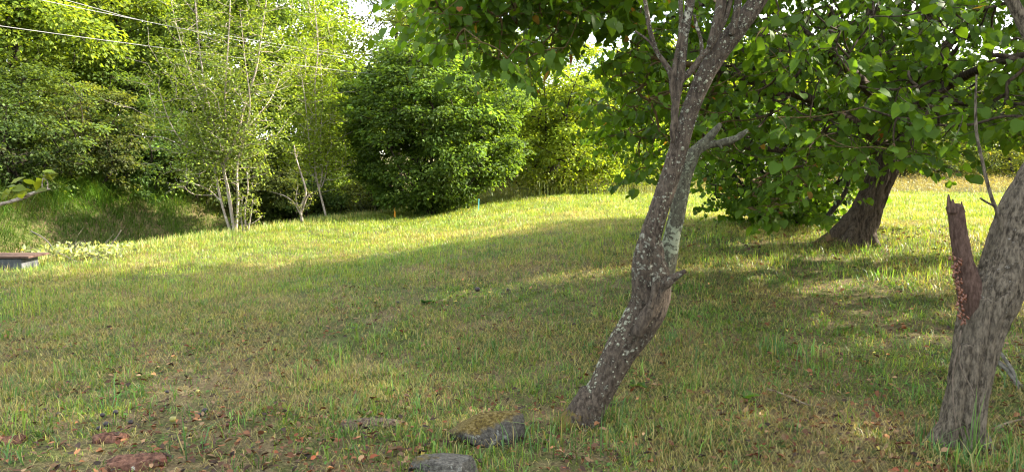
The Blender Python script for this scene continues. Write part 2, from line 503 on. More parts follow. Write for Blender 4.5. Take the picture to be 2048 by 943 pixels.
def make_tree(name, base, height, crown_c, crown_r, n, per, rc, size, col, bark, label, cat='tree', group=None,
              trunk_r=0.18, lean=(0, 0), tpl=T_FAR, warm=0.0, seed=1, shell=0.5, flat=0.5, bottom=-1.0, tip=0.008, stems=1,
              droop=0.3, amt=0.22, nodevar=0.18):
    base = np.asarray(base, float)
    root = empty(name, base, label, cat, group)
    nodes = crown_nodes(crown_c, crown_r, n, shell, seed, bottom, .22 if name == 'round_bush' else .5)
    if name == 'round_bush':
        sh_ = unit(R.normal(size=(70, 3))); sh_[:, 2] = np.abs(sh_[:, 2]); nodes = nodes[noise(nodes[:, 0] * 1.6, nodes[:, 1] * 1.6, nodes[:, 2] * 1.6) > .24]
        nodes = np.concatenate([nodes, np.asarray(crown_c) + sh_ * np.asarray(crown_r) * (1.0 + .12 * R.random((70, 1)))])
    nodes = nodes[nodes[:, 2] > H(nodes[:, 0], nodes[:, 1]) + 0.12]
    parts = []
    allT = []
    for s in range(stems):
        sp = R.normal(size=2) * (0.25 if stems > 1 else 0.0)
        top = np.array([base[0] + lean[0] + sp[0] * 3, base[1] + lean[1] + sp[1] * 3, base[2] + height * 0.8])
        b0 = base + np.array([sp[0] * 0.3, sp[1] * 0.3, -0.15])
        m1 = lerp(b0, top, 0.33) + np.array([R.normal() * .12, R.normal() * .12, 0])
        m2 = lerp(b0, top, 0.66) + np.array([R.normal() * .2, R.normal() * .2, 0])
        tr = trunk_r / math.sqrt(stems)
        pr, C, r = limb_parts([b0, lerp(b0, m1, 0.3), m1, m2, top], [tr * 1.35, tr, tr * .85, tr * .5, tr * .12], sides=10, n=5, rough=0.1)
        parts += pr; allT.append(C[3:])
    p0, p1, r0, r1 = grow(nodes, np.concatenate(allT), None, tip=tip)
    parts.append(tubes(p0, p1, r0, r1, 5, 3, 0.06))
    build('trunk', parts, bark, root)
    cl = clump_leaves(nodes, per, rc, size, col, tpl, warm=warm, flat=flat, centre=np.asarray(crown_c), droop=droop, amt=amt, nodevar=nodevar)
    cl = ground_clip(cl, len(tpl[0]))
    if name == 'shade_tree': cl = light_gaps(cl, len(tpl[0]))
    build('crown', [cl], LEAF, root, smooth=False)
    return root
def ground_clip(cl, k):
    V, F, C = cl
    c = V.reshape(-1, k, 3)
    dz = np.maximum(0, H(c[:, 0, 0], c[:, 0, 1]) + 0.03 - c[:, :, 2].min(1))
    c = c + np.stack([0 * dz, 0 * dz, dz], -1)[:, None]
    return c.reshape(-1, 3), F, C

# ------------------------------------------------------------------ ground sheet
def axis(a, b, fine0, fine1, s):
    v = list(np.arange(fine0, fine1, s))
    x, st = fine1, s
    while x < b: v.append(x); st *= 1.13; x += st
    v.append(b)
    x, st = fine0, s; lo = []
    while x > a:
        st *= 1.13; x -= st; lo.append(max(x, a))
    return np.array(sorted(set(lo)) + v)
gx, gy = axis(-400, 400, -20, 14, 0.12), axis(-60, 900, 2, 32, 0.12)
GX, GY = np.meshgrid(gx, gy)
GV = np.stack([GX, GY, H(GX, GY)], -1)
far = sstep((GY - 60) / 100) ; GV[..., 2] = GV[..., 2] * (1 - far) + 1.2 * far
farx = sstep((np.abs(GX) - 45) / 60); GV[..., 2] = GV[..., 2] * (1 - farx) + 2.0 * farx
idx = np.arange(GX.size).reshape(GX.shape)
GF = np.stack([idx[:-1, :-1], idx[:-1, 1:], idx[1:, 1:], idx[1:, :-1]], -1).reshape(-1, 4)
g = build('ground', [(GV.reshape(-1, 3), GF, None)], SOIL)
tag(g, kind='structure')

# ------------------------------------------------------------------ foreground leaning tree (A)
def px_limb(pts, Y, dY=0.0, **k):
    """pts: (px, py, half width in px[, depth]) -> world limb"""
    P, rr = [], []
    for i, q in enumerate(pts):
        y = q[3] if len(q) > 3 else Y
        P.append(at(q[0], q[1], y)); rr.append(q[2] * .86 / F_PX * y)
    return limb_parts(P, rr, **k)
YA = 4.55
baseA = hit(1178, 850)
YA = baseA[1]
A = empty('leaning_tree', baseA, 'leaning foreground tree with reddish brown bark, white lichen spots and a broken grey second stem', 'tree')
pa = []
q, CA, _ = px_limb([(1158, 905, 44), (1168, 862, 38), (1182, 818, 34), (1214, 756, 34), (1246, 694, 39), (1276, 650, 43), (1298, 605, 45), (1304, 560, 43), (1300, 520, 36), (1302, 480, 27)],
                   YA, sides=150, n=34, rough=0.07, fr=7, lump=0.04, groove=.05, gf=36); pa += q
q, CA2, _ = px_limb([(1296, 610, 30), (1287, 560, 28), (1290, 510, 26), (1305, 460, 24), (1323, 405, 23), (1347, 330, 22), (1366, 265, 21), (1384, 212, 20), (1408, 155, 21), (1437, 106, 22), (1482, 48, 21), (1520, -5, 19), (1570, -90, 16), (1640, -220, 13), (1720, -360, 8)],
                    YA - 0.05, sides=110, n=26, rough=0.06, fr=8, lump=0.04, seed=3, groove=.04, gf=40); pa += q
# upright shoots from the crotch
up = []
for pts in ([(1352, 262, 6), (1349, 232, 9), (1352, 205, 9), (1358, 170, 9), (1364, 130, 9), (1368, 80, 9), (1376, 30, 10), (1385, -30, 9), (1400, -140, 7), (1420, -260, 4)],
            [(1352, 215, 8), (1346, 180, 8), (1345, 155, 8), (1332, 130, 6), (1312, 100, 5), (1300, 60, 5), (1292, 15, 5), (1280, -60, 4)],
            [(1346, 160, 7), (1352, 120, 6), (1360, 70, 5), (1362, 20, 5), (1355, -50, 4)],
            [(1354, 175, 7), (1368, 155, 8), (1385, 138, 7), (1402, 115, 6), (1420, 95, 6), (1440, 60, 6), (1456, 20, 6), (1470, -50, 5)],
            [(1404, 112, 5), (1402, 80, 4), (1394, 55, 4), (1388, 30, 3)],
            [(1418, 98, 8), (1430, 60, 11), (1440, 20, 12), (1448, -30, 11), (1470, -150, 8)],
            [(1462, 70, 7), (1472, 30, 8), (1480, -20, 8), (1500, -120, 6)],
            [(1340, 150, 4), (1322, 118, 3.5), (1300, 85, 3), (1270, 62, 2)],
            [(1346, 285, 5), (1345, 262, 7), (1349, 240, 7), (1353, 220, 7)]):
    q, c, _ = px_limb(pts, YA - 0.12, sides=14, n=6, rough=0.18, fr=14, seed=pts[0][0]); pa += q; up.append(c)
# torn stub, ridge and hollow lip on the right of the fork
q, _, _ = px_limb([(1318, 575, 14), (1340, 560, 11), (1356, 550, 8), (1371, 541, 5)], YA - 0.12, sides=16, n=6, rough=0.35, fr=25); pa += q
q, _, _ = px_limb([(1292, 452, 5), (1300, 480, 8), (1312, 505, 9), (1316, 540, 10), (1309, 580, 8), (1300, 615, 5)], YA - 0.21, sides=16, n=8, rough=0.3, fr=18); pa += q
q, _, _ = px_limb([(1328, 565, 10), (1312, 600, 14), (1290, 635, 16), (1272, 670, 12)], YA - 0.13, sides=20, n=8, rough=0.2, fr=14); pa += q
# root flare
for a_, l_ in ((2.9, .24), (3.5, .20), (1.6, .22)):
    b = baseA
    e = b + np.array([math.cos(a_) * l_, math.sin(a_) * l_, 0]); e[2] = float(H(e[0], e[1])) - 0.03
    q, _, _ = limb_parts([b + [0.01, 0, 0.20], lerp(b, e, .4) + [0, 0, .06], e], [.07, .065, .03], sides=14, n=6, rough=0.25, fr=12); pa += q
build('trunk', pa, BARK_A, A)
pl = []
q, _, _ = px_limb([(1318, 585, 22), (1328, 545, 24), (1338, 500, 21), (1350, 450, 19), (1360, 405, 18), (1370, 355, 16), (1381, 318, 17), (1396, 296, 12), (1414, 280, 10), (1430, 262, 8), (1441, 248, 5)], YA + 0.12, sides=32, n=10, rough=0.14, fr=12, lump=0.05); pl += q
q, _, _ = px_limb([(1388, 308, 9), (1412, 291, 10), (1440, 286, 8), (1466, 279, 8), (1482, 270, 7), (1495, 260, 4)], YA + 0.12, sides=20, n=8, rough=0.22, fr=16, lump=0.05); pl += q
q, _, _ = px_limb([(1432, 284, 6), (1440, 292, 4), (1444, 297, 2)], YA + 0.10, sides=10, n=4, rough=0.2); pl += q
tag(build('broken_stem', pl, BARK_A2, A), 'broken second stem crusted with pale green lichen')
def crusts(C, r, n, ang, spread, size, lo=0.0, hi=1.0):
    # thin raised plates seated on the bark of a limb; ang is measured from +x towards +y
    T = unit(np.gradient(C, axis=0)); parts = []
    for _ in range(n):
        i = int(lerp(lo, hi, R.random()) * (len(C) - 1)); a = ang + R.normal() * spread
        d = np.array([math.cos(a), math.sin(a), 0]); d -= T[i] * d.dot(T[i]); d /= np.linalg.norm(d)
        e1 = T[i]; e2 = np.cross(d, e1); q = size * min(1.5, math.exp(R.normal() * .5)); m = 13
        t = np.linspace(0, 2 * np.pi, m, endpoint=False); rr = q * (.6 + .7 * R.random(m))
        p0_ = C[i] + d * r[i] * .97
        ring = [p0_ + (e1 * (np.cos(t) * rr * s1 * 1.2)[:, None] + e2 * (np.sin(t) * rr * s1)[:, None]) + d * h_ for s1, h_ in ((1.05, -.004), (1.0, .003), (.6, .006))]
        V = np.concatenate(ring + [(p0_ + d * .0065)[None]])
        ix = np.arange(3 * m).reshape(3, m)
        F = np.concatenate([np.stack([ix[k], np.roll(ix[k], -1), np.roll(ix[k + 1], -1), ix[k + 1]], -1) for k in (0, 1)])
        parts.append((V, F, None)); parts.append((V[list(ix[2]) + [3 * m]], np.stack([np.arange(m), (np.arange(m) + 1) % m, np.full(m, m)], -1), None))
    return parts
LICH = plain_mat('lichen', (0.10, 0.10, 0.068), (0.27, 0.265, 0.195), 90, .95, .6)
iA = lambda v: v
CAr = np.interp(np.arange(len(CA)), np.linspace(0, len(CA) - 1, 10), np.array([44, 38, 34, 34, 39, 43, 45, 43, 36, 27]) * .86 / F_PX * YA)
CA2r = np.interp(np.arange(len(CA2)), np.linspace(0, len(CA2) - 1, 15), np.array([30, 28, 26, 24, 23, 22, 21, 20, 21, 22, 21, 19, 16, 13, 8]) * .86 / F_PX * YA)
lc = crusts(CA, CAr, 110, math.radians(190), .38, .0075, .18, .60) + crusts(CA, CAr, 60, math.radians(255), .7, .0045, .1, .9) + crusts(CA2, CA2r, 130, math.radians(255), .8, .0034, .05, .8) + crusts(CA2, CA2r, 26, math.radians(250), .6, .0068, .35, .8)
build('lichen', lc, LICH, A)
# shrinking twigs and small leaves high on the tree
def near_foliage(nodes, twig_len, nl, size, col, warm=0.05, tpl=T_HEART, downy=0.55, wood=None, amt=0.2, spread=0.06, facing=1.0):
    """twigs from each node carrying leaves in flat drooping sprays"""
    n = len(nodes)
    az = R.random(n) * 2 * np.pi
    el = R.normal(size=n) * 0.35 - 0.15
    D = np.stack([np.cos(az) * np.cos(el), np.sin(az) * np.cos(el), np.sin(el)], -1)
    L = twig_len * (0.6 + 0.8 * R.random(n))
    end = nodes + D * L[:, None] + np.array([0, 0, -0.12]) * L[:, None]
    t = (np.arange(nl) + 0.6) / nl
    side = np.where(np.arange(nl) % 2 == 0, 1, -1)
    P = nodes[:, None] + (end - nodes)[:, None] * t[None, :, None]
    P = P.reshape(-1, 3)
    DD = np.repeat(D, nl, 0); sd = np.tile(side, n)[:, None]
    X = unit(np.cross(DD, np.array([0, 0, 1.0])))
    k = len(P)
    ld = DD * 0.6 + X * sd * 0.9 + np.array([0, 0, -1]) * (downy + 0.5 * R.random((k, 1))) + R.normal(size=(k, 3)) * 0.3
    N = np.array([0, 0, 1.0]) + R.normal(size=(k, 3)) * 0.45 + X * sd * 0.35
    pet = unit(ld) * (size * 0.22)
    sz = size * (0.38 + 0.85 * R.random(k))
    Pp = P + R.normal(size=(k, 3)) * spread * 0.3
    nv = np.repeat(np.exp(R.normal(size=n) * 0.15), nl)[:, None]
    c = vary(col, k, amt, warm) * nv
    sick = R.random(k) < .005; c[sick] = np.array([.22, .13, .03]); sick = R.random(k) < .0012; c[sick] = np.array([.20, .07, .02])
    lf = leaves(Pp + pet, ld, N, sz, tpl, c)
    tw = tubes(nodes, end, 0.0035, 0.0015, 4, 3, 0.05)
    pt = tubes(Pp, Pp + pet * 1.1, 0.0010, 0.0010, 3, 1)
    return lf, tw, pt
nodesA = []
for c in up:
    nodesA.append(c[-8:] + R.normal(size=(8, 3)) * 0.25 + [0, 0, .2])
topA = CA2[-1]
nodesA = np.concatenate([crown_nodes(topA + [0.2, 0.4, 0.9], (2.4, 1.8, 1.4), 170, 0.3, 21)])
p0, p1, r0, r1 = grow(nodesA, np.concatenate([CA2[-45:]] + [c[-14:] for c in up]), None, tip=0.004)
lf, tw, pt = near_foliage(nodesA, 0.35, 9, 0.062, (0.045, 0.085, 0.014), tpl=T_OVAL)
build('branch', [tubes(p0, p1, r0, r1, 6, 4, 0.08), tw], BARK_D, A)
build('crown', [lf], LEAF, A)

# ------------------------------------------------------------------ forked tree at the right edge (B)
baseB = hit(1918, 893)
YB = baseB[1]
B = empty('forked_tree', baseB, 'forked grey trunk at the right edge with a snapped-off upright stub', 'tree')
pb = []
q, CB, _ = px_limb([(1908, 960, 64), (1914, 900, 54), (1922, 850, 47), (1932, 800, 46), (1948, 717, 47), (1964, 650, 52), (1986, 590, 58), (2008, 540, 54), (2022, 480, 48), (2042, 420, 45), (2078, 350, 41), (2125, 280, 37), (2185, 200, 33), (2260, 60, 29), (2310, -100, 23), (2330, -300, 16), (2320, -450, 8)],
                  YB, sides=190, n=44, rough=0.06, fr=6, lump=0.05, ridges=0.03, seed=9, groove=.085, gf=34); pb += q
for pts in ([(1935, 880, 22), (1935, 820, 20), (1945, 740, 18), (1962, 660, 18), (1975, 600, 20)], [(1893, 900, 22), (1905, 840, 20), (1918, 770, 16), (1935, 690, 14)], [(1955, 880, 18), (1962, 800, 15), (1975, 710, 14), (1995, 620, 16)]):
    q, _, _ = px_limb(pts, YB - 0.085, sides=50, n=26, rough=0.12, fr=10, groove=.09, gf=34); pb += q
for a_, l_ in ((3.3, .26), (4.5, .2), (5.4, .22), (1.4, .3)):
    e = baseB + np.array([math.cos(a_) * l_, math.sin(a_) * l_, 0]); e[2] = float(H(e[0], e[1])) - 0.04
    q, _, _ = limb_parts([baseB + [0.02, 0, 0.22], lerp(baseB, e, .5) + [0, 0, .07], e], [.06, .055, .02], sides=14, n=6, rough=0.2, fr=12); pb += q
# upper limb to the left above the frame and the long bare shoot
q, CB2, _ = px_limb([(2150, 250, 20), (2130, 190, 17), (2085, 120, 15), (2010, -20, 13), (1880, -220, 10), (1800, -330, 6)], YB + 0.1, sides=20, n=8, rough=0.12); pb += q
q, _, _ = px_limb([(2008, 470, 6), (1998, 430, 5), (1985, 400, 4), (1972, 355, 4), (1962, 310, 3.5), (1953, 265, 3.5), (1951, 210, 3), (1953, 150, 2)], YB - 0.05, sides=10, n=6, rough=0.2, fr=20); pb += q
q, _, _ = px_limb([(1990, 412, 3), (1975, 405, 2.5), (1960, 396, 2)], YB - 0.06, sides=6, n=4, rough=0.2); pb += q
build('trunk', pb, BARK_B, B)
ps = []
q, _, _ = px_limb([(1975, 700, 14), (1962, 650, 26), (1947, 605, 29), (1936, 565, 26), (1927, 520, 20), (1919, 475, 19), (1913, 435, 18), (1909, 412, 18)], YB - 0.02, sides=36, n=9, rough=0.12, fr=14, cap=True); ps += q
for x_, y0_, y1_, w_ in ((1898, 425, 388, 6), (1906, 425, 398, 6), (1924, 425, 403, 4), (1915, 425, 410, 6)):
    q, _, _ = px_limb([(x_ + 3, y0_, w_), (x_, (y0_ + y1_) / 2, w_ * .8), (x_ - 1, y1_, 1.2)], YB - 0.05 + R.normal() * .02, sides=8, n=4, rough=0.3, fr=30); ps += q
STUB = bark_mat('stub_bark', (0.03, 0.016, 0.011), (0.10, 0.062, 0.047), lichen=(.2,.17,.14), amount=0.1, stretch=3)
tag(build('broken_stub', ps, STUB, B), 'snapped-off upright stub with jagged top')
# orange-brown resin and bark crumbs on the flank of the stub
RESIN = plain_mat('resin', (0.045, 0.013, 0.006), (0.15, 0.052, 0.022), 60, 0.35, 0.5, 0.5)
cr_ = []
for k in range(70):
    t = R.random(); px = lerp(1911, 1930, t) + R.normal() * 5; py = lerp(515, 650, t) + R.normal() * 6
    c = at(px - 1, py, YB - 0.075); r_ = (0.003 + 0.006 * R.random())
    q, _, _ = limb_parts([c - [R.normal() * r_, 0, r_ * 1.6], c, c + [R.normal() * r_, 0.004, r_ * 1.6]], [r_ * .4, r_ * .9, r_ * .3], sides=7, n=3, rough=0.5, fr=120)
    cr_ += q
tag(build('resin', cr_, RESIN, B), 'orange brown crumbly resin on the left flank')
# dry creeper stems up the front
pv = []
for pts in ([(1915, 905), (1912, 850), (1906, 800), (1906, 745), (1914, 700), (1922, 660)], [(1948, 790), (1940, 770), (1926, 745), (1918, 720), (1920, 690)], [(1935, 905), (1925, 870), (1918, 840)]):
    q, _, _ = px_limb([(a, b, 1.7) for a, b in pts], YB - 0.175, sides=6, n=5, rough=0.1); pv += q
build('creeper_stem', pv, plain_mat('dry_stem', (0.06, 0.045, 0.03), (0.13, 0.10, 0.075), 30), B)
nodesB = crown_nodes(CB[-20] + [0.6, 0.3, 1.0], (2.6, 2.0, 1.6), 200, 0.3, 31)
p0, p1, r0, r1 = grow(nodesB, np.concatenate([CB[-50:], CB2[-30:]]), None, tip=0.004)
lf, tw, pt = near_foliage(nodesB, 0.4, 9, 0.085, (0.036, 0.08, 0.011))
build('branch', [tubes(p0, p1, r0, r1, 6, 4, 0.08), tw], BARK_D, B)
build('crown', [lf], LEAF, B)

# ------------------------------------------------------------------ large-leaved tree (C) and hazel bush (D)
def region_nodes(poly, n, d0, d1, seed, ybias=None):
    """points whose bearing falls in a bearing/elevation region, at real depths d0..d1"""
    rg = np.random.default_rng(seed)
    poly = np.asarray(poly, float)
    out = []
    lo, hi = poly.min(0), poly.max(0)
    while len(out) < n:
        p = lo + rg.random((4000, 2)) * (hi - lo)
        x, y = p[:, 0], p[:, 1]
        ins = np.zeros(len(p), bool); j = len(poly) - 1
        for i in range(len(poly)):
            xi, yi = poly[i]; xj, yj = poly[j]
            c = ((yi > y) != (yj > y)) & (x < (xj - xi) * (y - yi) / (yj - yi + 1e-12) + xi)
            ins ^= c; j = i
        p = p[ins]
        for q in p:
            out.append(q)
            if len(out) >= n: break
    p = np.array(out)
    dd = d0 + (d1 - d0) * rg.random(n) ** 0.8
    return at(p[:, 0], p[:, 1], dd)

baseC = hit(1712, 488)
YC = baseC[1]
C_ = empty('large_leaved_tree', baseC, 'dark leaning trunk with mossy foot under a wide spreading crown of large round leaves', 'tree')
pc = []
q, CC, _ = px_limb([(1690, 520, 70), (1706, 487, 52), (1716, 460, 41), (1730, 430, 35), (1745, 395, 31), (1760, 360, 29), (1775, 325, 28), (1792, 280, 26), (1815, 210, 23), (1840, 120, 20), (1870, 0, 17), (1895, -120, 13), (1900, -260, 8)],
                  YC, sides=110, n=26, rough=0.12, fr=4, lump=0.05, ridges=0.08, seed=2, groove=.13, gf=16); pc += q
for a_, l_ in ((3.1, .6), (4.0, .38), (5.4, .36), (0.3, .35), (1.5, .5)):
    e = baseC + np.array([math.cos(a_) * l_, math.sin(a_) * l_, 0]); e[2] = float(H(e[0], e[1])) - 0.05
    q, _, _ = limb_parts([baseC + [0.08, 0, 0.45], lerp(baseC, e, .45) + [0, 0, .16], e], [.15, .10, .03], sides=16, n=6, rough=0.25, fr=7); pc += q
lims = [CC[30:]]
for pts, dY in (([(1783, 300, 16), (1700, 240, 13), (1600, 190, 11), (1500, 160, 9), (1380, 130, 7), (1260, 110, 5)], -2.2),
                ([(1800, 260, 15), (1720, 160, 12), (1600, 60, 10), (1450, -30, 8), (1250, -60, 6), (1050, -30, 4)], -3.0),
                ([(1805, 240, 14), (1880, 180, 12), (1980, 130, 10), (2100, 100, 8)], -3.5),
                ([(1815, 210, 14), (1760, 80, 11), (1700, -80, 9), (1600, -240, 7)], 0.5),
                ([(1820, 200, 13), (1920, 60, 11), (2060, -80, 9), (2200, -220, 6)], 0.6),
                ([(1790, 290, 12), (1680, 310, 9), (1560, 300, 7), (1450, 290, 5)], 1.5)):
    m = len(pts)
    pts = [(p[0], p[1], p[2], YC + dY * (i / (m - 1)) ** 0.8) for i, p in enumerate(pts)]
    q, c, _ = px_limb(pts, YC, sides=12, n=8, rough=0.15, fr=6); pc += q; lims.append(c[4:])
polyMid = [(1290, -420), (1280, 60), (1230, 150), (1165, 185), (1190, 285), (1262, 315), (1272, 365), (1330, 300), (1400, 330), (1440, 300), (1560, 330), (1680, 340), (1790, 325), (1835, 335), (1870, 285), (1960, 275), (2060, 290), (2300, 200), (2420, 50), (2420, -420)]
polyTL = [(830, -10), (850, 45), (900, 85), (985, 105), (1015, 145), (1080, 135), (1110, 120), (1180, 60), (1290, 60), (1330, -250), (900, -200)]
n1 = region_nodes(polyMid, 3200, 7.0, YC + 2.2, 41)
n2 = region_nodes(polyTL, 420, 5.6, 7.5, 42)
n3 = region_nodes([(1560, 10), (2080, -40), (2120, 290), (1980, 280), (1860, 275), (1800, 320), (1690, 300), (1560, 250), (1480, 120)], 150, 5.4, 7.2, 43)
n4 = region_nodes([(1490, 340), (1620, 330), (1650, 420), (1560, 440), (1490, 420)], 30, 7.5, 8.6, 44)
# leave the sky holes that the photograph shows, as thin places in the crown
def thin(nd, holes, keep):
    d = nd - np.array([0, 0, CAM_H])
    f = d[:, 1] * CP - d[:, 2] * SP
    u = 1024 + F_PX * d[:, 0] / f
    v = 471.5 - F_PX * (d[:, 1] * SP + d[:, 2] * CP) / f
    k = np.ones(len(nd), bool)
    for (x, y, r) in holes:
        k &= ~((((u - x) ** 2 + (v - y) ** 2) < r * r) & (R.random(len(nd)) > keep))
    return nd[k]
n2 = np.concatenate([n2, region_nodes([(1020, -20), (1310, -40), (1290, 170), (1160, 150), (1080, 120)], 110, 6.5, 9.0, 46)])
n2 = thin(n2, [(1180, 60, 60), (1080, 40, 40), (1150, 130, 40)], 0.45)
n1 = thin(n1, [(1190, 130, 60), (1985, 100, 70), (1915, 90, 40)], 0.15)
n5 = region_nodes([(1280, -420), (2380, -420), (2380, 130), (1330, 160)], 420, 10.2, 13.4, 45)
nodesC = np.concatenate([n1, n2, n3, n4, n5])
p0, p1, r0, r1 = grow(nodesC, np.concatenate(lims), None, tip=0.0038, power=2.4, zpen=0.2)
def light_gaps(lf, k, keep=.0):
    # openings in the crown through which low sun reaches the grass (x0, y0, x1, half width)
    V, F, C = lf
    c = V.reshape(-1, k, 3)[:, 0]
    tz = math.tan(SUN_EL); ca, sa = math.cos(SUN_AZ), math.sin(SUN_AZ)
    ok = np.ones(len(c), bool)
    for x0, y0, L, w in GAPS:
        dx, dy = c[:, 0] - x0, c[:, 1] - y0
        a = dx * ca + dy * sa; b = -dx * sa + dy * ca
        g0 = float(H(x0, y0))
        s_ = a - (c[:, 2] - g0) / tz        # where the ray through this leaf lands, measured along the sun's bearing
        wv = w * (.5 + 1.1 * noise(s_ * 1.7, b * 0 + x0, 3))
        ok &= ~((s_ > 0) & (s_ < L) & (np.abs(b + .25 * (noise(s_ * .9, 7, y0) - .5)) < wv) & (R.random(len(c)) > keep))
    m = len(F) // len(c)
    okf = np.repeat(ok, m)
    return V, F[okf], C
GAPS = [(-1.0, 7.9, 3.8, .20), (2.1, 8.7, 3.8, .17), (2.9, 7.7, 2.8, .15), (2.4, 9.6, 3.5, .2), (4.0, 10.4, 4.5, .35), (6.0, 11.6, 5, .6), (3.9, 7.0, 2.2, .1), (6.4, 9.6, 3, .3), (1.2, 6.2, 1.4, .07)]
lf1, tw1, _ = near_foliage(nodesC, 0.42, 11, 0.088, (0.054, 0.106, 0.010), warm=0.0)
build('trunk', pc + [tubes(p0, p1, r0, r1, 6, 4, 0.08), tw1], BARK_C, C_)
build('crown', [light_gaps(lf1, 12)], LEAF, C_)

D_ = empty('hazel_bush', on(1560, 12.3), 'dense green hazel bush with dark stems beside the leaning mossy trunk', 'bush')
ctr = D_.location
nD = region_nodes([(1360, 280), (1480, 200), (1700, 230), (1760, 330), (1700, 380), (1660, 430), (1590, 455), (1500, 455), (1455, 430), (1400, 350)], 560, 11.2, 13.8, 51)
nD2 = region_nodes([(1440, 390), (1530, 360), (1660, 380), (1640, 452), (1560, 466), (1480, 455)], 110, 11.4, 13.0, 52)
nD = np.concatenate([nD, nD2]); nD = nD[nD[:, 2] > H(nD[:, 0], nD[:, 1]) + .12]
st, pd_ = [], []
for k in range(9):
    b0 = np.array(ctr) + [R.normal() * .25, R.normal() * .25, -0.1]
    to = np.array(ctr) + [R.normal() * 1.3, R.normal() * .8, 1.8 + R.random()]
    q, c, _ = limb_parts([b0, lerp(b0, to, .4) + [0, 0, .1], to], [.035, .028, .012], sides=8, n=6, rough=.1); pd_ += q; st.append(c[2:])
q, c, _ = px_limb([(1640, 448, 5), (1665, 420, 6), (1690, 385, 5), (1700, 350, 4), (1712, 300, 3)], 11.0, sides=8, n=5, rough=.1); pd_ += q; st.append(c)
p0, p1, r0, r1 = grow(nD, np.concatenate(st), None, tip=0.004)
lf, tw, _ = near_foliage(nD, 0.45, 12, 0.086, (0.052, 0.106, 0.010), warm=0.0)
lf = light_gaps(ground_clip(lf, 12), 12)
build('stem', pd_ + [tubes(p0, p1, r0, r1, 5, 3, 0.08), tw], BARK_D, D_)
build('crown', [lf], LEAF, D_)

# trees further right whose crowns shade the near lawn
for i, (x, y, h_, rx, sd) in enumerate([(9.5, 3.4, 7.5, 2.9, 61), (11.0, 7.6, 8.8, 3.1, 62), (15.5, 6.0, 10.0, 3.6, 63), (13.0, 0.8, 9.0, 3.6, 64)]):
    b = np.array([x, y, float(H(x, y))])
    make_tree('shade_tree', b, h_, b + [0, 0, h_ * .62], (rx, rx, h_ * .38), 240, 60, .55, .13, (0.05, 0.10, 0.018), BARK_C,
              ['round shade tree just right of the forked trunk', 'tall shade tree right of the mossy leaning trunk', 'tallest shade tree in the row beyond the right edge', 'broad shade tree nearest the viewer on the right'][i],
              group='trees shading the lawn from the right', trunk_r=.2, seed=sd, shell=.3)

# ------------------------------------------------------------------ trees and bushes behind the lawn
GL = (0.085, 0.135, 0.022)
def bg_tree(name, px, Y, h, rx, rz, col, label, n=150, per=130, rc=.75, size=.13, warm=.1, seed=1, zc=None, ry=None, cat='tree', bark=None, trunk_r=.18, shell=.45, group=None, dx=0, **k):
    if name == 'understory_shrub' and h < 4: Y -= 0.3; px += 1
    b = on(px, Y)
    zc = h - rz if zc is None else zc
    return make_tree(name, b, h, b + [dx, 0, zc], (rx, ry or rx * .85, rz), n, per, rc, size, col, bark or BARK_D, label, cat, group, trunk_r, warm=warm, seed=seed, shell=shell, **k)
gw = 'trees of the wood along the far bank'
bg_tree('broadleaf_tree', 60, 22.5, 10.5, 4.0, 4.6, (0.100, 0.150, 0.020), 'tall tree at the left edge of the wood with yellow green lit boughs', n=230, per=130, seed=71, warm=.35, group=gw)
bg_tree('broadleaf_tree', -260, 20, 10, 3.8, 4.6, (0.06, 0.11, 0.02), 'dark broad tree beyond the left edge of the picture', n=140, seed=72, group=gw)
bg_tree('broadleaf_tree', 270, 27, 12, 4.2, 5.4, (0.080, 0.125, 0.025), 'mid green tree behind the multi-stemmed pale tree, leftward', n=230, seed=73, warm=.2, group=gw)
bg_tree('broadleaf_tree', 500, 29, 13, 4.0, 5.8, (0.085, 0.140, 0.025), 'tall bright green tree behind the two slender pale trees', n=230, seed=74, warm=.25, group=gw)
bg_tree('broadleaf_tree', 640, 27, 8.6, 2.0, 3.6, (0.11, 0.170, 0.022), 'narrow yellow green tree left of the gap of sky', n=130, seed=75, warm=.3, group=gw, zc=4.6, rc=.6)
bg_tree('broadleaf_tree', 110, 32, 14, 5.5, 6.5, (0.06, 0.11, 0.02), 'dark tree deep in the wood at far left', n=170, seed=76, group=gw, size=.18)
bg_tree('broadleaf_tree', 400, 37, 15, 5.5, 7, (0.06, 0.11, 0.02), 'dark tree deep in the wood behind the pale tree', n=170, seed=77, group=gw, size=.18)
bg_tree('broadleaf_tree', 235, 33, 8.5, 3.6, 4.2, (0.06, 0.11, 0.02), 'lower tree filling the wood behind the leftmost trees', n=190, seed=85, group=gw, size=.17, rc=.9)
bg_tree('willow_tree', 800, 36, 13, 4.2, 4.2, (0.10, 0.125, 0.045), 'distant grey green willow with sparse crown against the sky', n=230, per=110, seed=78, warm=0, size=.12, zc=9.2, dx=1.4, rc=.8, shell=.2)
bg_tree('broadleaf_tree', 900, 32, 10.5, 3.4, 4.2, (0.115, 0.165, 0.035), 'tree whose top shows above the big round dark bush', n=200, seed=79, warm=.15, zc=6.2)
bg_tree('broadleaf_tree', 1110, 31, 9.5, 3.0, 2.6, (0.10, 0.15, 0.02), 'airy sunlit tree with sky showing through, above the yellow green bush', n=95, per=90, seed=84, warm=.25, zc=6.6, rc=.6, size=.11)
bg_tree('broadleaf_tree', 700, 33, 6.4, 3.0, 3.0, (0.10, 0.15, 0.03), 'low tree under the gap of sky, left of the round bush', n=120, seed=80, warm=.3, zc=3.6)

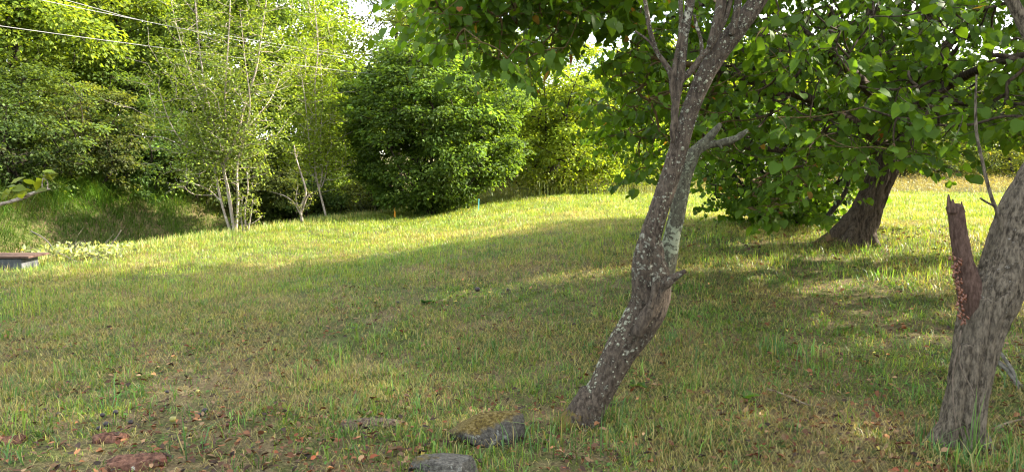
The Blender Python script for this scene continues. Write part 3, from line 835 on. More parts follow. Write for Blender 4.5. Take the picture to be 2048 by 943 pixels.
bg_tree('round_bush', 868, 21.5, 4.9, 2.55, 2.5, (0.060, 0.105, 0.020), 'big round dark green bush standing at the far edge of the lawn', n=700, per=95, rc=.38, size=.10, seed=81, warm=0, zc=2.45, ry=2.4, cat='bush', stems=5, trunk_r=.12, shell=.6, amt=.3, tpl=T_OVAL, nodevar=.25, dx=0.0)
bg_tree('golden_bush', 1115, 25.5, 5.6, 2.6, 2.7, (0.135, 0.195, 0.022), 'yellow green bush right of the big round dark bush', n=420, per=90, rc=.42, size=.10, seed=82, warm=.3, zc=2.5, cat='bush', stems=4, trunk_r=.1, shell=.5)  # leaf colour brightened to stand in for sunlight that neighbours block
bg_tree('golden_bush', 1225, 28, 3.6, 2.2, 1.9, (0.14, 0.205, 0.022), 'low bright yellow green bush at the right end of the hedge', n=240, per=90, rc=.42, size=.10, seed=83, warm=.3, zc=1.6, cat='bush', stems=4, trunk_r=.1)
for i, (px, Y, h, rx, wm, lab) in enumerate([(1010, 33, 7.6, 3.2, .2, 'sunlit tree behind the yellow green bush'), (1330, 34, 7.5, 3.4, .45, 'sunlit yellow green tree behind the leaning foreground trunk'), (1500, 36, 8.0, 3.6, .4, 'sunlit tree glimpsed behind the hazel bush'),
                                    (1690, 35, 7.5, 3.4, .4, 'sunlit tree glimpsed left of the mossy trunk')]):
    bg_tree('broadleaf_tree', px, Y, h, rx, h * .42, (0.15, 0.205, 0.024), lab, n=130, per=110, rc=.7, size=.15, seed=90 + i, warm=wm, group='sunlit trees beyond the meadow', zc=h * .52)
for i, (px, Y, h, rx, lab) in enumerate([(1800, 38, 3.6, 2.6, 'olive bush beyond the tan weeds, right of the mossy trunk'), (1905, 41, 3.8, 2.8, 'dark bush beyond the tan weeds, above the snapped stub'), (2030, 37, 4.2, 2.8, 'yellow green bush beyond the tan weeds at the right edge'), (2200, 39, 4.4, 3.2, 'dark bush beyond the right edge of the picture')]):
    bg_tree('distant_bush', px, Y, h, rx, h * .5, [(0.09, .12, .035), (.06, .09, .03), (.12, .15, .03), (.06, .1, .03)][i], lab, n=110, per=80, rc=.5, size=.12, seed=100 + i, warm=.2, zc=h * .5, cat='bush', stems=4, trunk_r=.1, group='bushes beyond the weedy strip')
wn = 2600
wpx = R.uniform(-900, 3300, wn); wY = R.uniform(43, 52, wn)
wtop = np.interp(wpx, [-900, 600, 680, 720, 780, 840, 1000, 1060, 1190, 1260, 1700, 2100, 3300], [15, 14, 10, 5.6, 6.4, 10.5, 9, 5.0, 5.2, 8, 8, 7.5, 9])
wx = (wpx - 1024) / F_PX * wY; wz = .3 + (wtop - .6) * R.random(wn) ** .8 * (.75 + .5 * noise(wx * .35, wY * .1, 4))
wnodes = np.stack([wx, wY, H(wx, wY) + wz], -1)
wc_ = clump_leaves(wnodes, 110, 1.2, .26, (0.06, 0.10, 0.02), T_FAR, warm=.15, flat=.8, centre=np.array([0, 70, 0]), nodevar=.3)
tag(build('distant_wood', [ground_clip(wc_, 4)], LEAF, smooth=False), 'dark mass of far-off wood closing the view behind the meadow and bushes', 'wood', kind='stuff')
# far taller trees behind on the right keep the skyline closed
for i, (px, Y, h, lab) in enumerate([(1750, 58, 8, 'faraway tree on the skyline behind the mossy trunk'), (1950, 60, 8.5, 'faraway tree on the skyline above the snapped stub'), (2180, 62, 10, 'faraway tree on the skyline at the right edge'), (1180, 60, 9, 'faraway tree on the skyline behind the yellow green bushes')]):
    bg_tree('distant_tree', px, Y, h, 5, h * .5, (0.075, 0.11, 0.03), lab, n=110, per=90, rc=1.0, size=.24, seed=110 + i, warm=.1, zc=h * .5, group='trees on the skyline')

# understory shrubs at the foot of the wood
sh = [(-60, 19.0, 2.6, 1.8), (60, 20.0, 3.2, 1.8), (190, 21.5, 2.9, 1.7), (300, 22.6, 2.6, 1.6), (400, 24.0, 2.5, 1.6), (505, 25.5, 2.6, 1.6), (600, 26.5, 2.6, 1.7), (690, 27.5, 2.6, 1.6), (760, 26.5, 2.3, 1.3)]
lab = ['dark shrub beyond the left edge at the foot of the wood', 'dark glossy shrub above the bank, leftmost in view', 'dark green shrub above the bank under the yellow green boughs', 'shady shrub left of the multi-stemmed pale tree', 'grey green shrub directly behind the multi-stemmed pale tree',
       'shady shrub between the two slender pale trees', 'dark shrub behind the thin pale tree', 'grey green shrub just right of the thin pale tree', 'pale leaved low shrub touching the big round bush']
for i, (px, Y, h, rx) in enumerate(sh):
    bg_tree('understory_shrub', px, Y, h, rx, h * .55, (0.048 + .008 * (i % 3), 0.082 + .006 * (i % 2), 0.024), lab[i], n=110, per=100, rc=.4, size=.085, seed=120 + i, warm=.05, zc=h * .5, cat='shrub', stems=4, trunk_r=.08, shell=.5, group='shrubs at the foot of the wood', nodevar=.3)
for i, (px, Y, h, lab_) in enumerate([(150, 24, 5.6, 'mid-height shrub under the leftmost tree of the wood'), (420, 26.5, 5.8, 'mid-height shrub behind the multi-stemmed pale tree'), (590, 29.5, 5.5, 'mid-height shrub between the pale trees, deep in the wood'), (-40, 22, 5.2, 'mid-height shrub at the left edge of the wood')]):
    bg_tree('understory_shrub', px, Y, h, 2.6, h * .5, (0.062, 0.105, 0.024), lab_, n=150, per=100, rc=.5, size=.1, seed=140 + i, warm=.1, zc=h * .5, cat='shrub', stems=3, trunk_r=.1, shell=.4, group='shrubs at the foot of the wood')

# ------------------------------------------------------------------ slender pale trees on the lawn's crest
def pale_tree(name, base_px, Y, stems, label, per, cr_col, nn, spread, top, seed, size=.055):
    base = on(base_px, Y)
    root = empty(name, base, label, 'tree', 'slender pale trees on the crest')
    parts, cs, tops = [], [], []
    for s in stems:
        P = [at(p[0], p[1], Y + (p[3] if len(p) > 3 else 0)) for p in s]
        rr = [p[2] * .60 / F_PX * Y for p in s]
        q, c, _ = limb_parts(P, rr, sides=8, n=6, rough=.1, fr=10); parts += q; cs.append(c)
    allc = np.concatenate(cs)
    rg = np.random.default_rng(seed)
    cand = allc[allc[:, 2] > base[2] + 1.1]
    nodes = cand[rg.integers(0, len(cand), nn)] + rg.normal(size=(nn, 3)) * np.array([spread, spread * .8, spread * .6]) + [0, 0, .25]
    nodes = nodes[nodes[:, 2] > base[2] + .7]
    p0, p1, r0, r1 = grow(nodes, allc, None, tip=.0035, power=2.6, zpen=1.2)
    parts.append(tubes(p0, p1, r0, r1, 4, 3, .05))
    build('trunk', parts, BARK_P, root)
    cl = clump_leaves(nodes, per, .17, size, cr_col, T_OVAL, warm=.15, flat=1.3, droop=.4, amt=.3, centre=base + [0, 0, 2])
    build('crown', [cl], LEAF, root, smooth=False)
    return root
S1 = [[(463, 468, 5), (447, 420, 4), (436, 375, 4), (431, 335, 4), (440, 300, 3), (425, 240, 3), (410, 170, 2.5), (398, 90, 2), (390, 0, 1.5), (385, -80, 1)],
      [(470, 468, 6.5), (462, 420, 5.5), (455, 375, 5), (448, 335, 5), (462, 300, 4.5), (478, 255, 4), (492, 200, 3.5), (512, 140, 3), (524, 60, 2.5), (535, -20, 2), (540, -90, 1)],
      [(472, 465, 4.5), (476, 400, 4), (474, 345, 3.5), (480, 300, 3), (500, 250, 2.5), (540, 200, 2, .5), (570, 130, 1.5, .8)],
      [(447, 337, 4), (430, 295, 3.5), (415, 240, 3), (396, 190, 2.5, .4), (372, 120, 2, .8), (350, 40, 1.5, 1), (335, -40, 1, 1)],
      [(450, 335, 4), (455, 280, 3.5), (450, 220, 3), (452, 150, 2.5, -.4), (458, 60, 2, -.6), (462, -40, 1.2, -.6)],
      [(436, 345, 3), (405, 318, 2.5), (370, 290, 2, -.3), (340, 245, 1.6, -.5), (318, 180, 1.2, -.7)],
      [(440, 400, 2.6), (418, 380, 2.2), (390, 368, 2, -.3), (360, 362, 1.2, -.5)],
      [(460, 300, 3), (485, 270, 2.5), (500, 210, 2, -.5), (490, 120, 1.6, -.7), (480, 20, 1, -.8)],
      [(432, 320, 2.6), (390, 260, 2), (384, 200, 1.8, .5), (365, 160, 1.2, .6)]]
pale_tree('slender_tree', 467, 16.3, S1, 'tallest multi-stemmed pale tree with airy grey green crown on the crest', 22, (0.10, 0.145, 0.032), 1050, .42, 0, 7)
S2 = [[(652, 432, 3.6), (640, 385, 3.2), (632, 350, 3), (628, 300, 2.6), (632, 240, 2.4), (630, 170, 2.2), (636, 90, 2), (628, 0, 1.5), (626, -80, 1)],
      [(638, 380, 2.4), (645, 340, 2.2), (640, 290, 2), (645, 200, 1.8, .4), (640, 110, 1.4, .5)],
      [(634, 365, 2), (620, 330, 1.8), (618, 280, 1.6, -.3), (610, 200, 1.3, -.4), (598, 120, 1, -.4)],
      [(643, 375, 1.8), (652, 345, 1.6), (655, 300, 1.3, .2), (662, 230, 1, .3)]]
pale_tree('slender_tree', 652, 20.0, S2, 'thin upright pale tree with yellow green crown, right of the multi-stemmed one', 22, (0.115, 0.165, 0.02), 600, .36, 0, 8)
S3 = [[(604, 442, 3), (602, 415, 2.4), (612, 385, 2), (603, 350, 1.6), (592, 315, 1.2), (588, 290, .8)], [(602, 430, 1.8), (588, 405, 1.5), (570, 392, 1), (558, 388, .7)], [(604, 425, 1.6), (614, 395, 1.3), (625, 385, .8)], [(602, 420, 1.5), (592, 400, 1.2), (596, 370, .8)]]
def sapling(px, Y, S, label, n, col, seed):
    base = on(px, Y); root = empty('sapling', base, label, 'sapling')
    parts, cs = [], []
    for s in S:
        q, c, _ = limb_parts([at(p[0], p[1], Y) for p in s], [p[2] / F_PX * Y for p in s], sides=6, n=5, rough=.1); parts += q; cs.append(c)
    allc = np.concatenate(cs); rg = np.random.default_rng(seed)
    nodes = allc[rg.integers(4, len(allc), n)] + rg.normal(size=(n, 3)) * .09
    nodes = nodes[nodes[:, 2] > base[2] + .1]
    p0, p1, r0, r1 = grow(nodes, allc, None, tip=.003)
    parts.append(tubes(p0, p1, r0, r1, 4, 2, .05))
    build('stem', parts, BARK_P, root)
    build('foliage', [clump_leaves(nodes, 7, .08, .05, col, T_OVAL, warm=.2, flat=1)], LEAF, root, smooth=False)
sapling(604, 18.3, S3, 'short bare-stemmed sapling between the two slender pale trees', 55, (0.13, 0.16, 0.04), 3)
sapling(492, 16.0, [[(492, 462, 2), (490, 420, 1.6), (496, 380, 1.2), (494, 345, .8)], [(486, 462, 1.6), (482, 425, 1.2), (486, 390, .8)], [(496, 462, 1.5), (502, 430, 1.1), (505, 400, .8)]], 'small leafy sapling at the foot of the multi-stemmed pale tree', 90, (0.11, 0.15, 0.035), 4)

# ------------------------------------------------------------------ overhead cables
CABLE = plain_mat('cable', (0.16, 0.16, 0.16), (0.22, 0.22, 0.21), 5, 0.45, 0.0, 0.5)
def cable(pts, Ys, label, r=.0048):
    P = [at(p[0], p[1], y) for p, y in zip(pts, Ys)]
    S = smooth_path(P, 8)
    o = build('overhead_cable', [tubes(S[:-1], S[1:], r, r, 6, 1)], CABLE)
    tag(o, label, 'cable', 'overhead cables crossing the wood')
cable([(-500, -25), (0, 52), (380, 103), (640, 136), (760, 149), (880, 160)], [9, 12, 16, 19, 20.3, 21.6], 'lowest overhead cable, ending at the round bush')
cable([(-300, -80), (80, 0), (390, 63), (500, 85), (640, 108), (700, 116)], [9.5, 12.5, 16.4, 18, 20, 21], 'middle overhead cable, close under the top one')
cable([(-300, -100), (110, -5), (300, 45), (480, 76), (640, 102), (700, 111)], [9.3, 12.3, 15.0, 17.5, 20, 21], 'topmost overhead cable at upper left')

# ------------------------------------------------------------------ leafy branch reaching in from the left
tb = np.array([-3.4, 3.0, float(H(-3.4, 3.0))])
FB = empty('fruit_tree', tb, 'leafy fruit tree branch with yellow green leaves reaching in from the left edge', 'tree')
q, c1, _ = limb_parts([tb - [0, 0, .1], tb + [0.05, 0, .8], tb + [0, .05, 1.6], tb + [.1, 0, 2.4]], [.08, .06, .045, .02], sides=14, n=6, rough=.1); pf = q
YF = 3.0
q, cF, _ = limb_parts([tb + [0.03, 0, 1.1], at(-180, 450, YF), at(0, 408, YF), at(45, 395, YF), at(70, 385, YF), at(100, 378, YF)], [.022, .014, 3.6 * YF / F_PX, 4 * YF / F_PX, 3 * YF / F_PX, 1.5 * YF / F_PX], sides=10, n=6, rough=.25, fr=30); pf += q
build('trunk', pf, BARK_P, FB)
bs = [(88, 350, 8), (-5, 385, 6), (22, 372, 6), (48, 383, 3), (70, 378, 3), (-60, 390, 9), (-140, 400, 12)]
P_, D2, N_ = [], [], []
for (x, y, k) in bs:
    for j in range(k):
        P_.append(at(x + R.normal() * 5, y + R.normal() * 5, YF + R.normal() * .02)); a = R.random() * 6.28
        D2.append([math.cos(a), math.sin(a) * .6, R.normal() * .35]); N_.append([R.normal() * .4, -.3 + R.normal() * .4, 1])
crn = crown_nodes(tb + [-.3, 0, 2.9], (1.1, 1.1, .8), 60, .2, 5)
lfc, twc, _ = near_foliage(crn, .3, 8, .06, (0.12, 0.15, 0.03), tpl=T_OVAL)
stem = tubes([at(85, 382, YF), at(95, 378, YF)], [at(88, 350, YF), at(90, 352, YF)], .003, .0015, 5, 2, .1)
p0, p1, r0, r1 = grow(crn, c1, None, tip=.004)
build('branch', [stem, twc, tubes(p0, p1, r0, r1, 5, 3, .1)], BARK_P, FB)
build('crown', [leaves(np.array(P_), np.array(D2), np.array(N_), .060 * (.7 + .5 * R.random(len(P_))), T_OVAL, vary((0.10, 0.135, 0.02), len(P_), .2, .3)), lfc], LEAF, FB)

# ------------------------------------------------------------------ stones, wood, small things on the lawn
def rock(px, py, w, h, d, label, mat, seed, name='stone', cat='stone', sink=.35, flat=False, yaw=0):
    b = hit(px, py)
    th = np.linspace(0, 2 * np.pi, 130, endpoint=False); ph = np.linspace(-np.pi / 2, np.pi / 2, 70)
    T, Pp = np.meshgrid(th, ph)
    d_ = np.stack([np.cos(Pp) * np.cos(T), np.cos(Pp) * np.sin(T), np.sin(Pp)], -1)
    e = np.sign(d_) * np.abs(d_) ** .72
    k = .78 + .45 * fbm(d_[..., 0] * 1.5 + seed, d_[..., 1] * 1.5, d_[..., 2] * 1.5, 3) + .16 * (fbm(d_[..., 0] * 7, d_[..., 1] * 7, d_[..., 2] * 7 + seed, 3) - .5)
    V = e * k[..., None]
    rg = np.random.default_rng(int(seed * 10))
    for _ in range(16):       # chipped faces
        nn_ = unit(rg.normal(size=3) * [1, 1, .8]); o_ = rg.uniform(.55, .85)
        ex = np.maximum((V * nn_).sum(-1) - o_, 0); V = V - (ex * .92)[..., None] * nn_
    V = V + d_ * (.03 * (noise(d_[..., 0] * 22, d_[..., 1] * 22, d_[..., 2] * 22) - .5) + .02 * (noise(d_[..., 0] * 50, d_[..., 1] * 50, d_[..., 2] * 50) - .5))[..., None]
    V = V * np.array([w / 2, d / 2, h]) * 1.15
    c_, s_ = math.cos(yaw), math.sin(yaw)
    V = np.stack([V[..., 0] * c_ - V[..., 1] * s_, V[..., 0] * s_ + V[..., 1] * c_, V[..., 2]], -1)
    V = V + b + [0, 0, h * (1 - sink) - h * .62]
    idx = np.arange(T.size).reshape(T.shape)
    Fq = np.stack([idx[:-1], np.roll(idx[:-1], -1, 1), np.roll(idx[1:], -1, 1), idx[1:]], -1).reshape(-1, 4)
    root_loc = b
    o = build(name, [(V.reshape(-1, 3) - b, Fq, None)], mat)
    o.location = [float(q) for q in b]
    return tag(o, label, cat)
MOSSY = bark_mat('mossy_stone', (0.018, 0.016, 0.013), (0.085, 0.077, 0.064), lichen=(0.13, 0.13, 0.115), amount=0.3, stretch=1, bump=0.7)
# moss and dry grass on the upper faces of the stone
def mossy(m, thr=0.10, mcol=(0.085, 0.062, 0.014)):
    n = m.node_tree
    p = [x for x in n.nodes if x.type == 'BSDF_PRINCIPLED'][0]
    old = p.inputs['Base Color'].links[0].from_socket
    tc = n.nodes.new('ShaderNodeTexCoord'); sx = n.nodes.new('ShaderNodeSeparateXYZ'); n.links.new(tc.outputs['Object'], sx.inputs[0])
    nn = noise_node(n, tc.outputs['Object'], 16, 5, .7)
    f = math_(n, 'ADD', sx.outputs[2], math_(n, 'MULTIPLY', nn, .16)); f = math_(n, 'SUBTRACT', f, math_(n, 'MULTIPLY', sx.outputs[0], .28))
    f = ramp(n, f, [(thr + .07, G2(0)), (thr + .10, G2(1))])
    mc = ramp(n, noise_node(n, tc.outputs['Object'], 70, 4, .7), [(.35, (0.03, 0.018, 0.009)), (.5, mcol), (.7, (0.17, 0.13, 0.06))])
    n.links.new(mixc(n, f, old, mc), p.inputs['Base Color'])
mossy(MOSSY); mossy(STONE, .13)
rock(985, 880, .46, .125, .30, 'largest grey stone with a mossy brown top, left of the leaning trunk foot', MOSSY, 2.3, sink=.30)
rock(895, 950, .38, .085, .26, 'low grey and white stone at the bottom edge, in front of the mossy stone', STONE, 5.1, sink=.35)
THATCH = plain_mat('weathered_thatch', (0.035, 0.022, 0.016), (0.15, 0.11, 0.075), 60, .95, .8)
rock(745, 852, .46, .045, .22, 'flat brown stone matted with dry grass, left of the mossy stone', THATCH, 8.8, sink=.4)
REDW = bark_mat('red_rotten_wood', (0.035, 0.016, 0.010), (0.19, 0.095, 0.062), amount=0.0, stretch=1, bump=1.0, scale=.6)
def slab(px, py, w, d, h, yaw, label, seed):
    b = hit(px, py); n_, m_ = 26, 12
    u, v = np.meshgrid(np.linspace(-1, 1, n_), np.linspace(-1, 1, m_))
    edge = 1 + .25 * (noise(v * 4, seed, 0) - .5)
    X = u * w / 2 * edge + .04 * (noise(v * 5 + 9, seed, 3) - .5); Y = v * d / 2 * (1 + .5 * (noise(u * 3, seed + 4, 0) - .5)) * (1 - .3 * u * u)
    Z = h * (1 - .35 * np.abs(v) ** 3 - .3 * np.abs(u) ** 4) + .022 * (noise(u * 1.6, v * 9, seed) - .5) + .01 * (noise(u * 8, v * 18, seed) - .5)
    c_, s_ = math.cos(yaw), math.sin(yaw)
    top = np.stack([X * c_ - Y * s_, X * s_ + Y * c_, Z], -1); bot = top.copy(); bot[..., 2] = -0.05
    V = np.concatenate([top.reshape(-1, 3), bot.reshape(-1, 3)])
    idx = np.arange(n_ * m_).reshape(m_, n_)
    Fq = np.stack([idx[:-1, :-1], idx[:-1, 1:], idx[1:, 1:], idx[1:, :-1]], -1).reshape(-1, 4)
    ring = np.concatenate([idx[0], idx[1:, -1], idx[-1, ::-1][1:], idx[::-1, 0][1:-1]])
    sd = np.stack([np.roll(ring, -1), ring, ring + n_ * m_, np.roll(ring, -1) + n_ * m_], -1)
    o = build('wood_slab', [(V, np.concatenate([Fq, Fq[:, ::-1] + n_ * m_, sd]), None)], REDW, smooth=False)
    o.location = [float(q) for q in b]
    tag(o, label, 'wood', 'red rotten wood slabs in the grass')
slab(275, 932, .27, .16, .055, .35, 'largest red brown slab of rotten wood at the bottom edge', 1)
slab(218, 882, .17, .09, .045, .1, 'small red brown slab of rotten wood below two dark plums', 2)
slab(15, 890, .16, .08, .035, .3, 'red brown piece of rotten wood in the bottom left corner', 3)

# fallen plums
PL_D = plain_mat('dark_plum', (0.008, 0.005, 0.005), (0.02, 0.012, 0.012), 40, .55, .4, .4)
PL_Y = plain_mat('yellow_plum', (0.16, 0.15, 0.03), (0.27, 0.24, 0.06), 30, .45, .1, .4)
PL_R = plain_mat('brown_plum', (0.07, 0.022, 0.01), (0.13, 0.05, 0.022), 40, .6, .3, .4)
def plum(px, py, r, mat, label, grp):
    b = hit(px, py)
    th = np.linspace(0, 2 * np.pi, 20, endpoint=False); ph = np.linspace(-np.pi / 2, np.pi / 2, 13)
    T, Pp = np.meshgrid(th, ph)
    cz = np.sin(Pp); rr = np.cos(Pp) * (1 - .12 * np.exp(-((T - 1.0) ** 2) * 14)) * (1 + .05 * (noise(T * 2, Pp * 3, px) - .5))
    V = np.stack([rr * np.cos(T), rr * np.sin(T) * .92, cz * .9 - .18 * np.exp(-(np.cos(Pp) ** 2) * 18) * (cz > 0)], -1) * r
    V[..., 2] += r * 1.5
    idx = np.arange(T.size).reshape(T.shape)
    Fq = np.stack([idx[:-1], np.roll(idx[:-1], -1, 1), np.roll(idx[1:], -1, 1), idx[1:]], -1).reshape(-1, 4)
    root = empty('fallen_plum', b, label, 'plum', grp)
    o = build('fruit', [(V.reshape(-1, 3) + b, Fq, None)], mat, root)
    s = b + [0, 0, r * 2.1]
    build('stalk', [tubes([s], [s + [r * .25, r * .1, r * .45]], .0012, .0009, 5, 2, .1)], THATCH, root)
for (x, y, r, l) in [(214, 860, .019, 'dark plum touching the small red wood slab, right one of two'), (199, 869, .016, 'dark plum touching the small red wood slab, left one of two'), (205, 838, .016, 'dark shrivelled plum above the two on the small red slab'), (232, 834, .017, 'dark shrivelled plum in the cluster beside the tall grass tuft, rightmost'),
                     (262, 856, .017, 'dark plum to the right of the small red slab, in grass'), (288, 848, .014, 'small dark plum at the foot of a pale grass tuft'), (410, 832, .021, 'largest dark plum beside a brown one'), (400, 838, .015, 'dark plum tucked left of the largest dark plum'),
                     (90, 825, .013, 'small dark plum by itself at lower left'), (118, 838, .014, 'dark plum in grass between the corner wood and the pair on the slab'), (955, 588, .030, 'dark plum alone in the middle of the shaded lawn'), (797, 612, .022, 'dark plum left of the low clover tuft'),
                     (1015, 585, .02, 'dark plum in the shaded lawn a little right of the middle one'), (335, 790, .014, 'dark plum half hidden in short grass left of the yellow one')]:
    plum(x, y, r, PL_D, l, 'fallen dark plums')
for (x, y, r, l) in [(346, 847, .021, 'pale yellow green plum, largest of the yellow ones'), (396, 793, .016, 'small yellow plum behind the dark cluster'), (370, 866, .015, 'dull yellow plum in front of the largest yellow one'), (817, 823, .016, 'dull yellow plum between the flat brown stone and the mossy stone'), (890, 608, .025, 'pale yellow plum beside the low clover tuft')]:
    plum(x, y, r, PL_Y, l, 'fallen yellow plums')
for (x, y, r, l) in [(428, 834, .016, 'red brown plum right of the largest dark one'), (455, 858, .013, 'red brown plum under a grass tuft'), (324, 828, .014, 'brown wrinkled plum above the pale yellow one')]:
    plum(x, y, r, PL_R, l, 'fallen brown plums')

# dead twigs
TWIG = plain_mat('dry_twig', (0.11, 0.08, 0.055), (0.22, 0.175, 0.125), 30, .85, .3)
def twig(pts, r, label, name='twig', lift=.012, mat=TWIG):
    P = [hit(a, b) + [0, 0, lift] for a, b in pts]
    q, _, _ = limb_parts(P, np.linspace(r, r * .4, len(P)), sides=8, n=6, rough=.2, fr=30)
    tag(build(name, q, mat), label, 'twig')
twig([(1535, 785), (1575, 800), (1610, 813), (1652, 822)], .010, 'long pale dry twig lying on the lawn between the two foreground trees', lift=.02)
twig([(1985, 865), (2015, 852), (2050, 843)], .012, 'brown dead stick on the ground right of the forked trunk')
GREYT = plain_mat('grey_twig', (0.045, 0.038, 0.03), (0.14, 0.125, 0.10), 40, .85, .3)
for pts, r, l in (([(1998, 700), (2022, 735), (2052, 775)], 3.5, 'straight pale dead branch leaning behind the forked trunk'), ([(1996, 722), (2020, 745), (2035, 775), (2056, 800)], 4.5, 'crooked lichened dead branch leaning behind the forked trunk')):
    P = [at(a, b, 5.3 - .1 * i) for i, (a, b) in enumerate(pts)]
    P.append(np.array([P[-1][0] + .35, P[-1][1] - .1, float(H(P[-1][0] + .35, P[-1][1] - .1)) + .01]))
    P.insert(0, P[0] + (P[0] - P[1]) * .8)
    q, _, _ = limb_parts(P, [r / F_PX * 5.2] * len(P), sides=8, n=6, rough=.25, fr=25)
    tag(build('dead_branch', q, GREYT), l, 'branch', 'dead branches behind the forked trunk')

# concrete well with a rusty lid at the left edge
wb = hit(10, 541)
WL = empty('well', wb, 'low concrete well with a rusty brown lid at the left edge', 'well')
def box(c, s, bev=.02, seed=0, jit=.006):
    import itertools
    c = np.asarray(c, float); s = np.asarray(s, float) / 2
    g_ = np.array([-1, -1 + bev / s[0], -.5, 0, .5, 1 - bev / s[0], 1])
    # bevelled box as a rounded lattice
    out_v, out_f, o = [], [], 0
    for ax in range(3):
        for sg in (-1, 1):
            a, b = [i for i in range(3) if i != ax]
            lin = np.linspace(-1, 1, 14)
            U, Vv = np.meshgrid(lin, lin)
            P = np.zeros(U.shape + (3,)); P[..., ax] = sg; P[..., a] = U; P[..., b] = Vv
            P = P * s
            inner = np.clip(P, -(s - bev), s - bev); dlt = P - inner
            P = inner + unit(dlt) * np.minimum(np.linalg.norm(dlt, axis=-1, keepdims=True), bev)
            P += jit * (np.stack([noise(P[..., 0] * 9 + k, P[..., 1] * 9 + seed, P[..., 2] * 9) for k in range(3)], -1) - .5)
            idx = np.arange(196).reshape(14, 14)
            f = np.stack([idx[:-1, :-1], idx[:-1, 1:], idx[1:, 1:], idx[1:, :-1]], -1).reshape(-1, 4)
            if (sg > 0) == (ax == 1): f = f[:, ::-1]
            out_v.append(P.reshape(-1, 3) + c); out_f.append(f + o); o += 196
    return np.concatenate(out_v), np.concatenate(out_f), None
build('wall', [box(wb + [-.18, .22, .03], (.85, .4, .30), .03)], plain_mat('concrete', (0.045, 0.048, 0.052), (0.095, 0.098, 0.10), 14, .9, .4), WL)
build('lid', [box(wb + [-.14, .22, .205], (1.05, .5, .035), .01, 3)], plain_mat('rust', (0.035, 0.018, 0.012), (0.09, 0.055, 0.04), 12, .85, .4), WL)

# marker posts
def post(px, py, Y, h, r, c1, label, name):
    b = on(px, Y)
    q, _, _ = limb_parts([b - [0, 0, .1], b + [0.005, 0, h * .5], b + [0.01, 0, h]], [r, r, r * .95], sides=12, n=3, rough=.03)
    root = empty(name, b, label, 'stake')
    build('stake', q, plain_mat(name + '_paint', tuple(k * .8 for k in c1), c1, 10, .5, .05), root)
    cpp = limb_parts([b + [0.01, 0, h - .03], b + [0.01, 0, h + .012]], [r * 1.35, r * 1.2], sides=12, n=2, rough=.02)[0]
    build('cap', cpp, plain_mat(name + '_cap', tuple(k * .6 for k in c1), tuple(k * .9 for k in c1), 10, .5, .05), root)
post(790, 412, 20.5, .26, .028, (0.75, 0.33, 0.03), 'short orange marker stake at the left foot of the round bush', 'orange_stake')
post(957, 398, 20.0, .32, .014, (0.12, 0.40, 0.36), 'thin turquoise marker stake in the grass before the round bush', 'turquoise_stake')

# ------------------------------------------------------------------ grass
def blades(P, h, w, lean, col, az=None, tipc=1.25):
    n = len(P)
    az = R.random(n) * 2 * np.pi if az is None else az
    d = np.stack([np.cos(az), np.sin(az), 0 * az], -1)
    fa = az + np.pi / 2 + R.normal(size=n) * .5
    sidev = np.stack([np.cos(fa), np.sin(fa), 0 * fa], -1) * (w / 2)[:, None]
    c, s = np.cos(lean), np.sin(lean)
    up_ = np.array([0, 0, 1.0])
    m = P + up_ * (h * .55 * np.cos(lean * .5))[:, None] + d * (h * .55 * np.sin(lean * .5))[:, None]
    tdir = np.cos(lean * 1.7)
    t = m + up_ * (h * .45 * tdir)[:, None] + d * (h * .45 * np.sin(np.minimum(lean * 1.7, 2.4)))[:, None]
    lowz = H(t[:, 0], t[:, 1]) + .006 if n < 3e6 else t[:, 2]
    t[:, 2] = np.maximum(t[:, 2], lowz)
    V = np.stack([P - sidev, P + sidev, m - sidev * .8, m + sidev * .8, t], 1).reshape(-1, 3)
    b = (np.arange(n) * 5)[:, None]
    F = np.concatenate([b + [0, 1, 3], b + [0, 3, 2], b + [2, 3, 4]])
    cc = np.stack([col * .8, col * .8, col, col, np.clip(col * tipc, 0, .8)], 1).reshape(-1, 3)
    return V, F, cc
def lawn_pts(n, r0, r1, a=.86, p=1.0):
    r = r0 + (r1 - r0) * R.random(n) ** p
    th = (R.random(n) * 2 - 1) * a
    x, y = r * np.sin(th), r * np.cos(th)
    return x, y
def bare(x, y): return sstep((.455 - fbm(x * 1.1 + 3, y * 1.1, 77, 3)) / .05) * sstep((8.5 - y) / 2)
def inside(x, y, m=0.0): return (crest(y) - x) < m
GREEN = np.array([0.092, 0.158, 0.018]); YG = np.array([0.185, 0.230, 0.030]); STRAW = np.array([0.32, 0.27, 0.105]); BROWN = np.array([0.16, 0.095, 0.05])
def grass_cols(x, y, n, dry=0.0):
    patch = fbm(x * .8, y * .8, 3, 3)
    fine = noise(x * 4, y * 4, 8)
    s = np.clip((patch - .5) * 4 + (fine - .5) * 1.6 + .31 + dry - sstep((y - 9) / 4) * .6, 0.04, .85)  # straw thinned past the shadow edge, so the sunlit band is partly in the colour
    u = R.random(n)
    c = GREEN[None] + (YG - GREEN)[None] * np.clip(noise(x * 1.7, y * 1.7, 2)[:, None] * .9 + .35 * sstep((y - 9) / 4)[:, None] + R.normal(size=(n, 1)) * .3, 0, 1)  # yellow green raised there too, standing in for sun on the far lawn
    blue = R.random(n) < .12
    c[blue] = np.array([0.06, 0.13, 0.045])
    c = np.where((u < s)[:, None], (STRAW[None] * .55 + c * .35) + (STRAW * .5)[None] * R.random((n, 1)), c)
    br = R.random(n) < .05 + .08 * (s > .6)
    c[br] = BROWN
    return c * np.exp(R.normal(size=(n, 1)) * .22)
